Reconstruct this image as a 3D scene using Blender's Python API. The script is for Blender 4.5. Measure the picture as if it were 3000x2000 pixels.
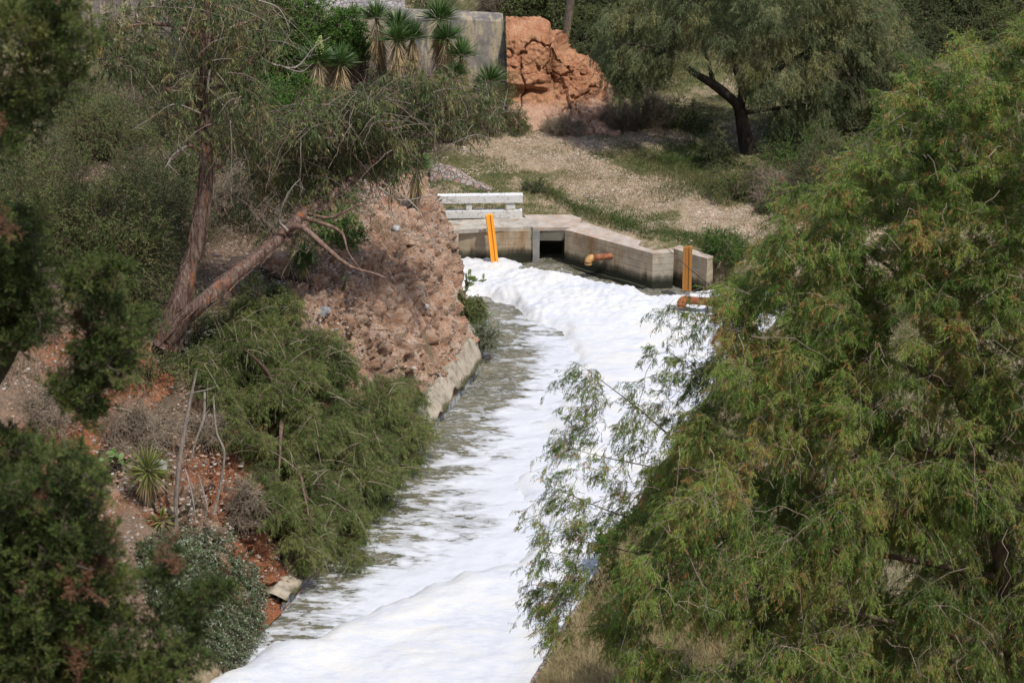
import bpy, math, random
import numpy as np
from mathutils import Vector, Matrix
R = math.radians
for o in list(bpy.data.objects): bpy.data.objects.remove(o)
SC = bpy.context.scene
COL = SC.collection
# ------------------------------------------------------------------ camera
FPX, PITCH, CAMZ = 5833.0, 22.9, 24.3
cd = bpy.data.cameras.new('camera'); cam = bpy.data.objects.new('camera', cd); COL.objects.link(cam)
cam.location = (0, 0, CAMZ); cam.rotation_euler = (R(90 - PITCH), 0, 0)
cd.lens = 70; cd.sensor_width = 36; cd.clip_start = 0.3; cd.clip_end = 3000
cd.dof.use_dof = True; cd.dof.focus_distance = 62; cd.dof.aperture_fstop = 4.8
SC.camera = cam
# ------------------------------------------------------------------ light
SUN_EL, SUN_H = 60.5, (0.60, -0.80)
wd = bpy.data.worlds.new('World'); SC.world = wd; wd.use_nodes = True
wn = wd.node_tree; bgn = wn.nodes['Background']
sky = wn.nodes.new('ShaderNodeTexSky'); sky.sky_type = 'NISHITA'; sky.sun_disc = False
sky.sun_elevation = R(SUN_EL); sky.sun_rotation = math.atan2(SUN_H[0], SUN_H[1])
sky.air_density = 1.0; sky.dust_density = 2.0
wn.links.new(sky.outputs[0], bgn.inputs[0]); bgn.inputs[1].default_value = 0.15
sl = bpy.data.lights.new('sun', 'SUN'); sl.energy = 2.7; sl.angle = R(1.0); sl.color = (1.0, 0.955, 0.88)
so = bpy.data.objects.new('sun', sl); COL.objects.link(so)
SD = Vector((SUN_H[0]*math.cos(R(SUN_EL)), SUN_H[1]*math.cos(R(SUN_EL)), math.sin(R(SUN_EL))))
so.rotation_euler = SD.to_track_quat('Z', 'Y').to_euler(); so.location = (30, -30, 60)
SC.view_settings.view_transform = 'Standard'; SC.view_settings.look = 'None'
SC.view_settings.exposure = 0.48; SC.view_settings.gamma = 1.0
SC.render.engine = 'CYCLES'
SC.cycles.max_bounces = 7; SC.cycles.diffuse_bounces = 4; SC.cycles.glossy_bounces = 2
SC.cycles.transmission_bounces = 4; SC.cycles.transparent_max_bounces = 4
SC.cycles.caustics_reflective = False; SC.cycles.caustics_refractive = False
SC.cycles.use_denoising = True
# ------------------------------------------------------------------ pixel -> world (photo pixels, 3000 x 2000)
cp, sp = math.cos(R(PITCH)), math.sin(R(PITCH))
def ray(u, v):
    x = (u - 1500) / FPX; y = -(v - 1000) / FPX
    return np.array([x, cp + y*sp, -sp + y*cp])
O0 = np.array([0, 0, CAMZ])
def P(u, v, Y):
    d = ray(u, v); return O0 + d * (Y / d[1])
def G(u, v, z):
    d = ray(u, v); return O0 + d * ((z - CAMZ) / d[2])
def pxm(p):                       # photo pixels per metre at p
    return FPX / (p[1]*cp + (CAMZ - p[2])*sp)
# ------------------------------------------------------------------ noise
def _h(i, j, k, s):
    n = (i.astype(np.int64)*374761393 + j.astype(np.int64)*668265263 + k.astype(np.int64)*2147483647 + s*1274126177) & 0xffffffff
    n = ((n ^ (n >> 13)) * 1274126177) & 0xffffffff
    n = ((n ^ (n >> 16)) * 2246822519) & 0xffffffff
    return ((n ^ (n >> 15)) & 0xffffff) / float(0xffffff)
def vn(p, s=0):
    p = np.asarray(p, float); f = np.floor(p); t = p - f; t = t*t*t*(t*(t*6-15)+10)
    i, j, k = f[..., 0], f[..., 1], f[..., 2]; x, y, z = t[..., 0], t[..., 1], t[..., 2]
    r = 0
    for a in (0, 1):
        for b in (0, 1):
            for c in (0, 1):
                r = r + _h(i+a, j+b, k+c, s) * (x if a else 1-x) * (y if b else 1-y) * (z if c else 1-z)
    return r * 2 - 1
def fbm(p, o=4, s=0, g=.5):
    r = 0; a = 1.0; q = np.asarray(p, float); n = 0
    for i in range(o):
        r = r + a*vn(q, s+i*7); n += a; a *= g; q = q*2.03 + 11.7
    return r / n
def worley(p, s=0):
    p = np.asarray(p, float); f = np.floor(p); best = np.full(p.shape[:-1], 9.0); idv = np.zeros(p.shape[:-1])
    for a in (-1, 0, 1):
        for b in (-1, 0, 1):
            for c in (-1, 0, 1):
                i, j, k = f[..., 0]+a, f[..., 1]+b, f[..., 2]+c
                q = np.stack([i+_h(i, j, k, s+1), j+_h(i, j, k, s+2), k+_h(i, j, k, s+3)], -1)
                d = np.sqrt(((q-p)**2).sum(-1)); m = d < best
                best = np.where(m, d, best); idv = np.where(m, _h(i, j, k, s+4), idv)
    return best, idv
def facets(p, s=0):
    """angular blocks: every cell is its own tilted plane"""
    p = np.asarray(p, float); f = np.floor(p); best = np.full(p.shape[:-1], 9.0); val = np.zeros(p.shape[:-1])
    for a in (-1, 0, 1):
        for b in (-1, 0, 1):
            for c in (-1, 0, 1):
                i, j, k = f[..., 0]+a, f[..., 1]+b, f[..., 2]+c
                q = np.stack([i+_h(i, j, k, s+1), j+_h(i, j, k, s+2), k+_h(i, j, k, s+3)], -1)
                e = p-q; d = (e**2).sum(-1); m = d < best
                v = _h(i, j, k, s+4)-.5+e[..., 0]*(_h(i, j, k, s+5)-.5)*1.3+e[..., 1]*(_h(i, j, k, s+6)-.5)*1.3+e[..., 2]*(_h(i, j, k, s+7)-.5)*1.3
                best = np.where(m, d, best); val = np.where(m, v, val)
    return val
def sst(a, b, x):
    t = np.clip((x-a)/(b-a), 0, 1); return t*t*(3-2*t)
# ------------------------------------------------------------------ mesh helpers
def mk(name, V, Q, mats, parent=None, T=None, mi=None, smooth=False, attrs=None):
    me = bpy.data.meshes.new(name)
    V = np.asarray(V, np.float32).reshape(-1, 3); Q = np.asarray(Q, np.int32).reshape(-1, 4)
    T = np.zeros((0, 3), np.int32) if T is None else np.asarray(T, np.int32).reshape(-1, 3)
    nq, nt = len(Q), len(T)
    me.vertices.add(len(V)); me.vertices.foreach_set('co', V.ravel())
    me.loops.add(nq*4+nt*3); me.loops.foreach_set('vertex_index', np.concatenate([Q.ravel(), T.ravel()]))
    me.polygons.add(nq+nt)
    st = np.concatenate([np.arange(nq)*4, nq*4+np.arange(nt)*3]).astype(np.int32)
    me.polygons.foreach_set('loop_start', st)
    me.polygons.foreach_set('loop_total', np.concatenate([np.full(nq, 4), np.full(nt, 3)]).astype(np.int32))
    if mi is not None: me.polygons.foreach_set('material_index', np.asarray(mi, np.int32))
    sm = smooth if not isinstance(smooth, bool) else np.full(nq+nt, smooth)
    me.polygons.foreach_set('use_smooth', np.asarray(sm, bool))
    for m in (mats if isinstance(mats, (list, tuple)) else [mats]): me.materials.append(m)
    for k, a in (attrs or {}).items():
        at = me.attributes.new(k, 'FLOAT', 'POINT'); at.data.foreach_set('value', np.asarray(a, np.float32))
    me.update(calc_edges=True)
    if hasattr(me, 'validate'): pass
    ob = bpy.data.objects.new(name, me); COL.objects.link(ob)
    if parent is not None: ob.parent = parent
    return ob
def tag(o, label=None, cat=None, group=None, kind=None):
    if label: o['label'] = label
    if cat: o['category'] = cat
    if group: o['group'] = group
    if kind: o['kind'] = kind
    return o
def thing(name, label, cat, loc=(0, 0, 0), group=None):
    o = bpy.data.objects.new(name, None); COL.objects.link(o); o.location = loc; o.empty_display_size = .3
    return tag(o, label, cat, group)
class MB:                                   # collects quads, tris and per-vertex numbers
    def __init__(s): s.V = []; s.Q = []; s.T = []; s.mq = []; s.mt = []; s.sq = []; s.st = []; s.a = []; s.n = 0
    def add(s, V, Q=None, T=None, m=0, smooth=False, rnd=None):
        V = np.asarray(V, float).reshape(-1, 3)
        if Q is not None and len(Q):
            Q = np.asarray(Q).reshape(-1, 4); s.Q.append(Q+s.n); s.mq.append(np.full(len(Q), m)); s.sq.append(np.full(len(Q), smooth))
        if T is not None and len(T):
            T = np.asarray(T).reshape(-1, 3); s.T.append(T+s.n); s.mt.append(np.full(len(T), m)); s.st.append(np.full(len(T), smooth))
        s.V.append(V); s.a.append(np.zeros(len(V)) if rnd is None else np.broadcast_to(rnd, (len(V),))); s.n += len(V)
    def build(s, name, mats, parent=None, origin=None):
        V = np.concatenate(s.V)
        if origin is not None: V = V - np.asarray(origin)
        Q = np.concatenate(s.Q) if s.Q else np.zeros((0, 4), int); T = np.concatenate(s.T) if s.T else None
        mi = np.concatenate(s.mq + s.mt); sm = np.concatenate(s.sq + s.st)
        ob = mk(name, V, Q, mats, parent, T, mi, sm, {'rnd': np.concatenate(s.a)})
        if origin is not None and parent is None: ob.location = origin
        return ob
def grid_quads(nu, nv, flip=False):
    i = np.arange(nu-1)[:, None]*nv + np.arange(nv-1)[None, :]
    q = np.stack([i, i+nv, i+nv+1, i+1], -1).reshape(-1, 4)
    return q[:, ::-1] if flip else q
def tubes(pts, rad, k=5):
    """pts (N,m,3), rad (N,m) -> verts, quads"""
    pts = np.asarray(pts, float); N, m, _ = pts.shape
    tan = np.gradient(pts, axis=1); tan /= np.linalg.norm(tan, axis=2, keepdims=True) + 1e-9
    ref = np.where(np.abs(tan[:, :1, 2:3]) > .9, np.array([1., 0, 0]), np.array([0, 0, 1.]))
    a = np.cross(tan, ref); a /= np.linalg.norm(a, axis=2, keepdims=True) + 1e-9
    b = np.cross(tan, a)
    th = np.arange(k)*2*math.pi/k
    V = pts[:, :, None] + np.asarray(rad)[:, :, None, None]*(a[:, :, None]*np.cos(th)[None, None, :, None] + b[:, :, None]*np.sin(th)[None, None, :, None])
    n = np.arange(N)[:, None, None]*m*k; i = np.arange(m-1)[None, :, None]*k; j = np.arange(k)[None, None, :]; j2 = (j+1) % k
    Q = np.stack([n+i+j, n+i+j2, n+i+k+j2, n+i+k+j], -1).reshape(-1, 4)
    return V.reshape(-1, 3), Q
def unit(v):
    v = np.asarray(v, float); return v/(np.linalg.norm(v, axis=-1, keepdims=True)+1e-9)
def leaves(base, d, L, W, rng, droop=0.0, wide=.42):
    """one folded quad per leaf"""
    n = len(base); d = unit(d); r = rng.normal(size=(n, 3)); s = unit(np.cross(d, r))
    L = np.broadcast_to(L, (n,))[:, None]; W = np.broadcast_to(W, (n,))[:, None]
    mid = base + d*L*wide; tip = base + d*L; tip[:, 2] -= droop*L[:, 0]; 
    up = np.cross(s, d)*W*.25
    V = np.stack([base, mid+s*W/2+up, tip, mid-s*W/2+up], 1).reshape(-1, 3)
    return V, np.arange(n*4).reshape(-1, 4)
def bez(p0, p1, p2, m):
    t = np.linspace(0, 1, m)[None, :, None]
    return p0[:, None]*(1-t)**2 + 2*p1[:, None]*t*(1-t) + p2[:, None]*t*t
def smooth_path(pts, n):
    """Catmull-Rom through (k,3+) control rows"""
    p = np.asarray(pts, float); p = np.vstack([2*p[0]-p[1], p, 2*p[-1]-p[-2]]); k = len(p)-3
    out = []
    for t in np.linspace(0, k-1e-6, n):
        i = int(t); f = t-i; a, b, c, d = p[i:i+4]
        out.append(.5*((2*b)+(-a+c)*f+(2*a-5*b+4*c-d)*f*f+(-a+3*b-3*c+d)*f**3))
    return np.array(out)
# ------------------------------------------------------------------ materials
class NT:
    def __init__(s, name):
        s.m = bpy.data.materials.new(name); s.m.use_nodes = True; s.t = s.m.node_tree; s.t.nodes.clear()
        s.out = s.n('ShaderNodeOutputMaterial'); s.L = s.t.links
        s.obj = None
    def n(s, ty, **k):
        nd = s.t.nodes.new(ty)
        for a, b in k.items(): setattr(nd, a, b)
        return nd
    def put(s, sock, v):
        if isinstance(v, bpy.types.NodeSocket): s.t.links.new(v, sock)
        elif isinstance(v, (tuple, list)) and len(v) == 3 and sock.type == 'RGBA': sock.default_value = (*v, 1)
        else: sock.default_value = v
    def co(s, scale=(1, 1, 1), rot=(0, 0, 0)):
        g = s.n('ShaderNodeNewGeometry'); mp = s.n('ShaderNodeMapping')
        s.put(mp.inputs['Vector'], g.outputs['Position']); mp.inputs['Scale'].default_value = scale; mp.inputs['Rotation'].default_value = rot
        return mp.outputs[0]
    def noise(s, scale, detail=4, rough=.55, co=None, dist=0):
        nd = s.n('ShaderNodeTexNoise'); nd.inputs['Scale'].default_value = scale; nd.inputs['Detail'].default_value = detail
        nd.inputs['Roughness'].default_value = rough; nd.inputs['Distortion'].default_value = dist
        s.put(nd.inputs['Vector'], co if co is not None else s.co()); return nd.outputs[0]
    def voro(s, scale, co=None, out='Distance', feature='F1', rand=1):
        nd = s.n('ShaderNodeTexVoronoi', feature=feature); nd.inputs['Scale'].default_value = scale; nd.inputs['Randomness'].default_value = rand
        s.put(nd.inputs['Vector'], co if co is not None else s.co()); return nd.outputs[out]
    def ramp(s, f, st, interp='LINEAR'):
        nd = s.n('ShaderNodeValToRGB'); nd.color_ramp.interpolation = interp; e = nd.color_ramp.elements
        while len(e) < len(st): e.new(.5)
        for i, (p, c) in enumerate(st):
            e[i].position = p; e[i].color = (*c, 1) if isinstance(c, (tuple, list)) else (c, c, c, 1)
        s.put(nd.inputs[0], f); return nd.outputs[0]
    def mix(s, f, a, b, mode='MIX'):
        nd = s.n('ShaderNodeMix', data_type='RGBA', blend_type=mode)
        s.put(nd.inputs[0], f); s.put(nd.inputs[6], a); s.put(nd.inputs[7], b); return nd.outputs[2]
    def math(s, op, a, b=0.0, clamp=False):
        nd = s.n('ShaderNodeMath', operation=op, use_clamp=clamp); s.put(nd.inputs[0], a); s.put(nd.inputs[1], b); return nd.outputs[0]
    def attr(s, name='rnd'):
        nd = s.n('ShaderNodeAttribute', attribute_name=name); return nd.outputs['Fac']
    def bump(s, h, strength=.5, dist=.02, nrm=None):
        nd = s.n('ShaderNodeBump'); s.put(nd.inputs['Strength'], strength); nd.inputs['Distance'].default_value = dist
        s.put(nd.inputs['Height'], h)
        if nrm is not None: s.put(nd.inputs['Normal'], nrm)
        return nd.outputs[0]
    def done(s, col, rough=.8, nrm=None, trans=0, spec=.3, metal=0, tcol=None):
        p = s.n('ShaderNodeBsdfPrincipled'); s.put(p.inputs['Base Color'], col); s.put(p.inputs['Roughness'], rough)
        p.inputs['Specular IOR Level'].default_value = spec; s.put(p.inputs['Metallic'], metal)
        if nrm is not None: s.put(p.inputs['Normal'], nrm)
        o = p.outputs[0]
        if trans:
            t = s.n('ShaderNodeBsdfTranslucent'); s.put(t.inputs[0], tcol if tcol is not None else col)
            mx = s.n('ShaderNodeMixShader'); mx.inputs[0].default_value = trans
            s.L.new(o, mx.inputs[1]); s.L.new(t.outputs[0], mx.inputs[2]); o = mx.outputs[0]
        s.L.new(o, s.out.inputs[0]); return s.m
def leaf_mat(name, cols, trans=.25, patch=.9, rough=.55, spec=.25):
    n = NT(name); k = len(cols)
    f = n.math('MULTIPLY_ADD', n.noise(patch, 2), 1.1); f.node.inputs[2].default_value = -.55
    f2 = n.math('ADD', n.attr(), f, True)
    c = n.ramp(f2, [((i+.0)/(k-1), cols[i]) for i in range(k)])
    return n.done(c, rough, trans=trans, spec=spec)
def bark_mat(name, a, b, c, sc=9):
    n = NT(name)
    f = n.noise(sc, 6, .65, n.co((1, 1, .25)))
    col = n.ramp(f, [(.3, a), (.52, b), (.7, c)])
    return n.done(col, .85, n.bump(f, .8, .03))
def concrete_mat(name, base=(.40, .335, .24), dark=(.09, .08, .06), rust=(.23, .125, .05), wet=True, stain=.5, boards=True):
    n = NT(name)
    f = n.noise(2.2, 6, .6); g = n.noise(14, 4, .6); st = n.noise(3.0, 5, .65, n.co((1, 1, .22)))
    c = n.mix(n.ramp(f, [(.38, 0), (.62, .8)]), base, tuple(x*.62 for x in base))
    c = n.mix(n.ramp(g, [(.55, 0), (.8, .35)]), c, tuple(min(.6, x*1.35) for x in base))
    c = n.mix(n.ramp(st, [(.545-.09*stain, 0), (.70, .85)]), c, rust)
    h = g
    if boards:
        z = n.n('ShaderNodeSeparateXYZ'); n.put(z.inputs[0], n.co())
        w = n.math('FRACT', n.math('MULTIPLY', n.math('ADD', z.outputs[2], n.math('MULTIPLY', n.noise(.9, 2), .06)), 4.4))
        ln = n.ramp(w, [(0, 1), (.12, 0), (.90, 0), (1, .9)])
        c = n.mix(n.math('MULTIPLY', n.math('MULTIPLY', ln, .42), n.ramp(g, [(.35, .3), (.6, 1)])), c, dark); h = n.math('SUBTRACT', g, n.math('MULTIPLY', ln, .6))
        # grime where the wall meets the water: real wet algae band with a ragged edge
        if wet:
            zz = n.math('ADD', z.outputs[2], n.math('MULTIPLY', st, -.45))
            wb = n.ramp(zz, [(.04, 1), (.2, .75), (.36, 0)])
            c = n.mix(wb, c, (.022, .024, .014))
    return n.done(c, n.ramp(f, [(0, .75), (1, .95)]), n.bump(h, .5, .015))
# ================================================================== THE GROUND
LY = np.array([20, 30, 38, 40.8, 45, 50.4, 55.1, 58, 61, 64.7, 70.]); LX = np.array([-13, -8.8, -6.6, -5.4, -4.0, -2.3, -0.9, -1.15, -1.75, -2.3, -2.9])
RY = np.array([20, 30, 39, 42, 49.5, 54.2, 57, 59, 63, 70.]); RX = np.array([-5, -1.9, 1.0, 2.0, 4.57, 6.4, 7.8, 9.2, 9.6, 9.6])
NX = np.array([-4, 1.4, 2.3, 4.7, 5.6, 7.4, 8.4, 10.]); NY = np.array([66.05, 66.05, 64.6, 62.6, 62.4, 61.2, 60.6, 60.4])
def XL(y): return np.interp(y, LY, LX)
def XR(y): return np.interp(y, RY, RX)
def YN(x): return np.interp(x, NX, NY)
DF = np.array([-9, 0, .35, .65, 1.1, 1.7, 2.4, 3.3, 6, 12, 30, 90.]); ZF = np.array([-.9, .2, .9, 1.4, 2.8, 4.0, 4.7, 5.2, 5.7, 6.3, 8.5, 15.])
DS = np.array([-9, 0, .3, .55, .9, 1.7, 3.3, 6, 12, 30, 90.]); ZS = np.array([-.9, .3, 1.2, 3.1, 3.9, 4.3, 4.8, 5.4, 6.3, 8.5, 15.])
DN = np.array([-9, 0, .35, 1., 2., 4.5, 6, 12, 30, 90.]); ZN = np.array([-.9, .1, .5, 1.8, 3.0, 4.3, 5.7, 8, 13, 25.])
def H(x, y):
    x = np.asarray(x, float); y = np.asarray(y, float)
    d = XL(y) - x
    t = sst(43.5, 48, y)
    zl = np.interp(d, DN, ZN)*(1-t) + np.interp(d, DF, ZF)*t
    t2 = sst(55.5, 59, y)*(1-sst(63.2, 65.6, y)); zl = zl*(1-t2)+np.interp(d, DS, ZS)*t2
    zl = zl * (1 - .5*sst(62.5, 66, y)*(1-sst(5, 9, d)) - .30*sst(62, 72, y)*sst(4, 9, d))
    dr = x - XR(y)
    zr = .55 + .35*sst(0, .5, dr) + .035*np.clip(dr, 0, 40) + .5*np.clip(dr-9, 0, 60)*.5
    zt = 1.22 + .055*np.clip(y-62.5, 0, 18) + .35*np.clip(x-13.5, 0, 60)
    zt = zt + .25*sst(66, 70, y)*sst(6, -1, x)
    tn = sst(60.5, 61.5, y)
    zr = zr*(1-tn) + zt*tn
    land_n = y > YN(x)
    zt = zt - .16*sst(1.35, .85, y-YN(x))*(x < 6.5)
    tl = sst(-2.2, -5.0, x)                    # blend terrace into the left plateau behind the bridge
    zn = zt*(1-tl) + zl*tl
    z = np.where(d > 0, zl, np.where(dr > 0, zr, -1.1))
    z = np.where(land_n & (x > -5.0), zn, z)
    sl_ = sst(0, .7, y-YN(x))*sst(61.5, 60.9, y-0*x)
    z = np.where(land_n & (x > 5.5) & (y < YN(x)+.7), -1.1+(zn+1.1)*sst(0, .7, y-YN(x)), z)
    z = np.where(land_n & (x > -5.0) & (y < 66.6) & (d > 0), np.maximum(zl, z*0+0), z)
    z = z + .55*np.clip(y-80, 0, 60) * sst(-6, 2, x) + .35*np.clip(y-88, 0, 60)*(1-sst(-6, 2, x))
    near = 22.6 - .85*y
    return np.maximum(z, near)
def rough(x, y):
    p = np.stack([x, y, np.zeros_like(x)], -1)
    land = (H(x, y) > .3)
    steep = sst(2.5, 5, H(x, y))*(x < 0)
    return land*(.05*fbm(p*1.1, 4, 3) + .02*fbm(p*5, 2, 9) + steep*.22*fbm(p*.8, 4, 5))
def HH(x, y): return H(x, y) + rough(np.asarray(x, float), np.asarray(y, float))
def hit(u, v):
    """where the line of sight through a photo pixel meets the ground"""
    d = ray(u, v); t = np.linspace(24, 140, 1400)/d[1]
    q = O0 + d*t[:, None]; below = q[:, 2] <= HH(q[:, 0], q[:, 1]); i = int(np.argmax(below)) if below.any() else 1399
    return q[i]
def on(x, y, dz=0): return np.array([x, y, float(HH(np.array([x]), np.array([y]))[0])+dz])

def path_mask(x, y):
    """the worn stony track, 1 = bare"""
    a = np.array([hit(1400, 430), hit(1750, 470), hit(1560, 520), hit(1850, 590), hit(2150, 700), hit(2500, 800)])
    cpts = [(-3, 73.5, 2.6), (0, 71.8, 2.2), (2.2, 72.6, 2.0), (5.5, 73.2, 1.4), (1.5, 70.4, 1.6), (3.6, 68.6, 1.8), (5.6, 66.9, 1.9), (7.4, 65.2, 1.9), (9.4, 63.6, 2.0), (13, 62.2, 2.0)]
    m = np.zeros_like(x)
    for (cx, cy, r) in cpts:
        dd = np.sqrt(((x-cx)/1.5)**2 + (y-cy)**2); m = np.maximum(m, sst(r*1.0, r*.35, dd))
    return m
xs = np.concatenate([np.linspace(-900, -34, 16), np.linspace(-32, -14.2, 50), np.arange(-14, 16.01, .14), np.linspace(16.4, 34, 40), np.linspace(38, 900, 16)])
ys = np.concatenate([np.linspace(-400, -12, 12), np.linspace(-10, 34, 60), np.arange(34.5, 86, .16), np.linspace(86.5, 130, 60), np.linspace(140, 1500, 16)])
X, Y = np.meshgrid(xs, ys, indexing='ij')
Z = HH(X, Y)
Z = Z - .9*((XL(Y)-X) > -.25)*((XL(Y)-X) < 4.2)*(Y > 40)*(Y < 64.5)          # tucked under the cut rock face
pm = path_mask(X, Y)
pn = fbm(np.stack([X*.9, Y*.9, X*0], -1), 4, 21)
dirt = np.clip(pm*.62 + .20+.75*pn, 0, 1)*sst(60.8, 62, Y)+.35*(1-sst(60.8, 62, Y))
leftm = sst(.2, 1.4, XL(Y)-X)*sst(76, 70, Y)
redm = sst(2.5, 3.6, XL(Y)-X)*sst(7.5, 5.5, XL(Y)-X)*sst(46.5, 44.5, Y)*sst(-.2, .1, fbm(np.stack([X*.8, Y*.8, X*0], -1), 3, 19))
n = NT('ground')
g1 = n.noise(3.5, 5, .65); g2 = n.noise(22, 4, .7); g3 = n.noise(.5, 3)
grass = n.ramp(g1, [(.3, (.055, .070, .022)), (.5, (.125, .120, .055)), (.68, (.22, .175, .105))])
soil = n.ramp(n.math('ADD', n.math('MULTIPLY', g2, .6), n.math('MULTIPLY', g1, .4)), [(.32, (.13, .10, .06)), (.48, (.28, .215, .145)), (.62, (.39, .30, .215)), (.8, (.50, .42, .33))])
red = n.ramp(n.math('ADD', n.math('MULTIPLY', g2, .5), n.math('MULTIPLY', g1, .5)), [(.3, (.055, .042, .03)), (.46, (.14, .10, .07)), (.58, (.20, .135, .095)), (.68, (.27, .16, .11)), (.8, (.35, .28, .22))])
dm = n.attr('dirt'); dd = n.math('ADD', dm, n.math('MULTIPLY_ADD', g1, .9), False); dd.node.inputs[1]
mk_ = n.math('SUBTRACT', n.math('ADD', n.math('MULTIPLY', dm, 1.5), g1), .72)
c = n.mix(n.ramp(mk_, [(.05, 0), (.5, 1)]), grass, soil)
c = n.mix(n.attr('bank'), c, red)
c = n.mix(n.math('MULTIPLY', n.attr('redearth'), .8), c, n.ramp(g2, [(.3, (.16, .055, .025)), (.6, (.34, .135, .065)), (.8, (.42, .23, .13))]))
gm = n.done(c, .95, n.bump(g2, .6, .05), spec=.1)
gnd = mk('ground', np.stack([X, Y, Z], -1), grid_quads(len(xs), len(ys)), gm, smooth=True,
         attrs={'dirt': dirt.ravel(), 'bank': leftm.ravel(), 'redearth': redm.ravel()})
tag(gnd, kind='structure')

# ------------------------------------------------------------------ the cut rock face on the left bank (one sheet, finely broken)
def rock_sheet(name, base, nrmdir, amp, mat, seed, lbl=None, thick=False, dirf=None):
    pass
ny, ns = 900, 260
yy = np.linspace(38.5, 66.0, ny)
ss = np.linspace(0, 1, ns)
dprof = np.array([.08, .35, .6, .9, 1.4, 2.1, 3.1, 4.8])
tt = np.linspace(0, 1, len(dprof))
dd_ = np.interp(ss, tt, dprof)
YY, DD = np.meshgrid(yy, dd_, indexing='ij'); XX = XL(YY) - DD
ZZ = H(XX, YY)
ZZ = np.minimum(ZZ, 9)
# steepen: cliff steps
V = np.stack([XX, YY, ZZ], -1)
du = np.gradient(V, axis=0); dv = np.gradient(V, axis=1); N = unit(np.cross(dv, du)); N *= np.sign(N[..., 2:3]+1e-6)
for _ in range(6):
    N[1:-1, 1:-1] = unit(N[1:-1, 1:-1]*2+N[:-2, 1:-1]+N[2:, 1:-1]+N[1:-1, :-2]+N[1:-1, 2:])
big = fbm(V*np.array([.55, .55, .4]), 4, 31)
flute = 1-2*np.abs(fbm(V*np.array([1.1, 1.5, .22])+3, 4, 33)); rdg = 1-np.abs(fbm(V*np.array([.9, .9, .45])+fbm(V*1.5, 2, 4)[..., None]*.5, 4, 37))*2
mid = fbm(V*2.4, 4, 41); fine = fbm(V*9, 3, 43)
w1, id1 = worley(V*np.array([5.5, 5.5, 6.5]), 50); peb = np.clip(.42-w1, 0, 1)*(id1 > .62)
w2, id2 = worley(V*np.array([12, 12, 13]), 60); peb2 = np.clip(.42-w2, 0, 1)*(id2 > .45)
crack = sst(.82, 1.0, rdg)
edge = sst(0, .06, ss)[None, :]*sst(1, .86, ss)[None, :]*sst(38.5, 39.5, YY)*sst(66, 65, YY)
gap = fbm(V*np.array([.35, 1.3, .12]), 3, 71); gul = sst(.18, .5, gap)
flute2 = 1-2*np.abs(fbm(V*np.array([2.2, 3.2, .55])+9, 4, 35))
WV = V+.16*np.stack([fbm(V*2.2, 3, 141), fbm(V*2.2, 3, 142), fbm(V*2.2, 3, 143)], -1)
fc1 = facets(WV*np.array([1.0, 1.15, .8])@Matrix.Rotation(.5, 3, 'X').to_3x3(), 150) if 0 else facets(WV*np.array([1.0, 1.15, .75]), 150)
fc2 = facets(WV*np.array([2.6, 3.0, 2.4]), 160)
wb, _b = worley(V*np.array([1.5, 1.5, 1.8])+.4*fbm(V*1.8, 3, 55)[..., None], 56)
disp = (.22*big + .07*mid + .055*fine + .035*peb + .03*peb2 - .24*crack - .32*gul - .20*sst(.70, 1, flute) + .26*fc1 + .05*fc2 - .13*sst(.55, 1, flute2))*edge
strata = np.sin((V[..., 2]+.5*fbm(V*.7, 3, 3))*8.5); disp += .055*strata*edge
V = V + N*disp[..., None] + np.array([0, 0, -.12])*(1-edge)[..., None]
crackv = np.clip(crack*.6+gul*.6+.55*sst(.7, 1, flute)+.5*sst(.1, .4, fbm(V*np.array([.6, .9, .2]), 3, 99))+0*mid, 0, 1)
n = NT('rock_conglomerate')
a = n.noise(2.0, 5, .6); b = n.noise(24, 6, .75); col = n.voro(15, out='Color'); vd = n.voro(15)
sep = n.n('ShaderNodeSeparateColor'); n.put(sep.inputs[0], col)
base = n.ramp(n.math('ADD', n.math('MULTIPLY', a, .55), n.math('MULTIPLY', b, .45)), [(.28, (.20, .10, .06)), (.40, (.37, .20, .125)), (.50, (.49, .31, .21)), (.62, (.60, .46, .36)), (.8, (.54, .50, .46))])
pebc = n.ramp(sep.outputs[0], [(.0, (.26, .17, .12)), (.35, (.48, .38, .31)), (.55, (.24, .23, .23)), (.75, (.52, .48, .44)), (1, (.44, .25, .16))])
pmask = n.math('MULTIPLY', n.ramp(sep.outputs[1], [(.62, 0), (.64, 1)]), n.ramp(vd, [(.3, 1), (.42, 0)]))
c = n.mix(pmask, base, pebc)
c = n.mix(n.math('MULTIPLY', n.attr('darkening'), .5), c, (.15, .115, .09))  # darker tone in cracks, gullies, flutes and some random patches
c = n.mix(n.attr('redness'), c, n.ramp(b, [(.3, (.15, .045, .018)), (.6, (.36, .125, .05)), (.8, (.42, .19, .09))]))
c = n.mix(n.attr('duff'), c, n.ramp(b, [(.3, (.05, .04, .025)), (.55, (.13, .10, .065)), (.75, (.22, .18, .13))]))
h = n.math('ADD', b, n.math('MULTIPLY', pmask, .4))
ROCK = n.done(c, .92, n.bump(h, 1.0, .08), spec=.15)
redness = sst(47.0, 45.5, YY)*(1-sst(.74, .92, ss))[None, :]*sst(-.65, -.2, fbm(V*.7, 2, 77))*.85
duff = sst(.86, 1.05, ss[None, :]+.25*fbm(V*.8, 3, 91))*np.ones_like(YY)
duff = np.maximum(duff, sst(47, 43.5, YY)*sst(.25, -.2, fbm(V*.55, 3, 95))*.8)*(1-redness)
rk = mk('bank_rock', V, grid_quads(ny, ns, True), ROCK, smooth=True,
        attrs={'darkening': (crackv).ravel(), 'redness': redness.ravel(), 'duff': duff.ravel()})
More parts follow.
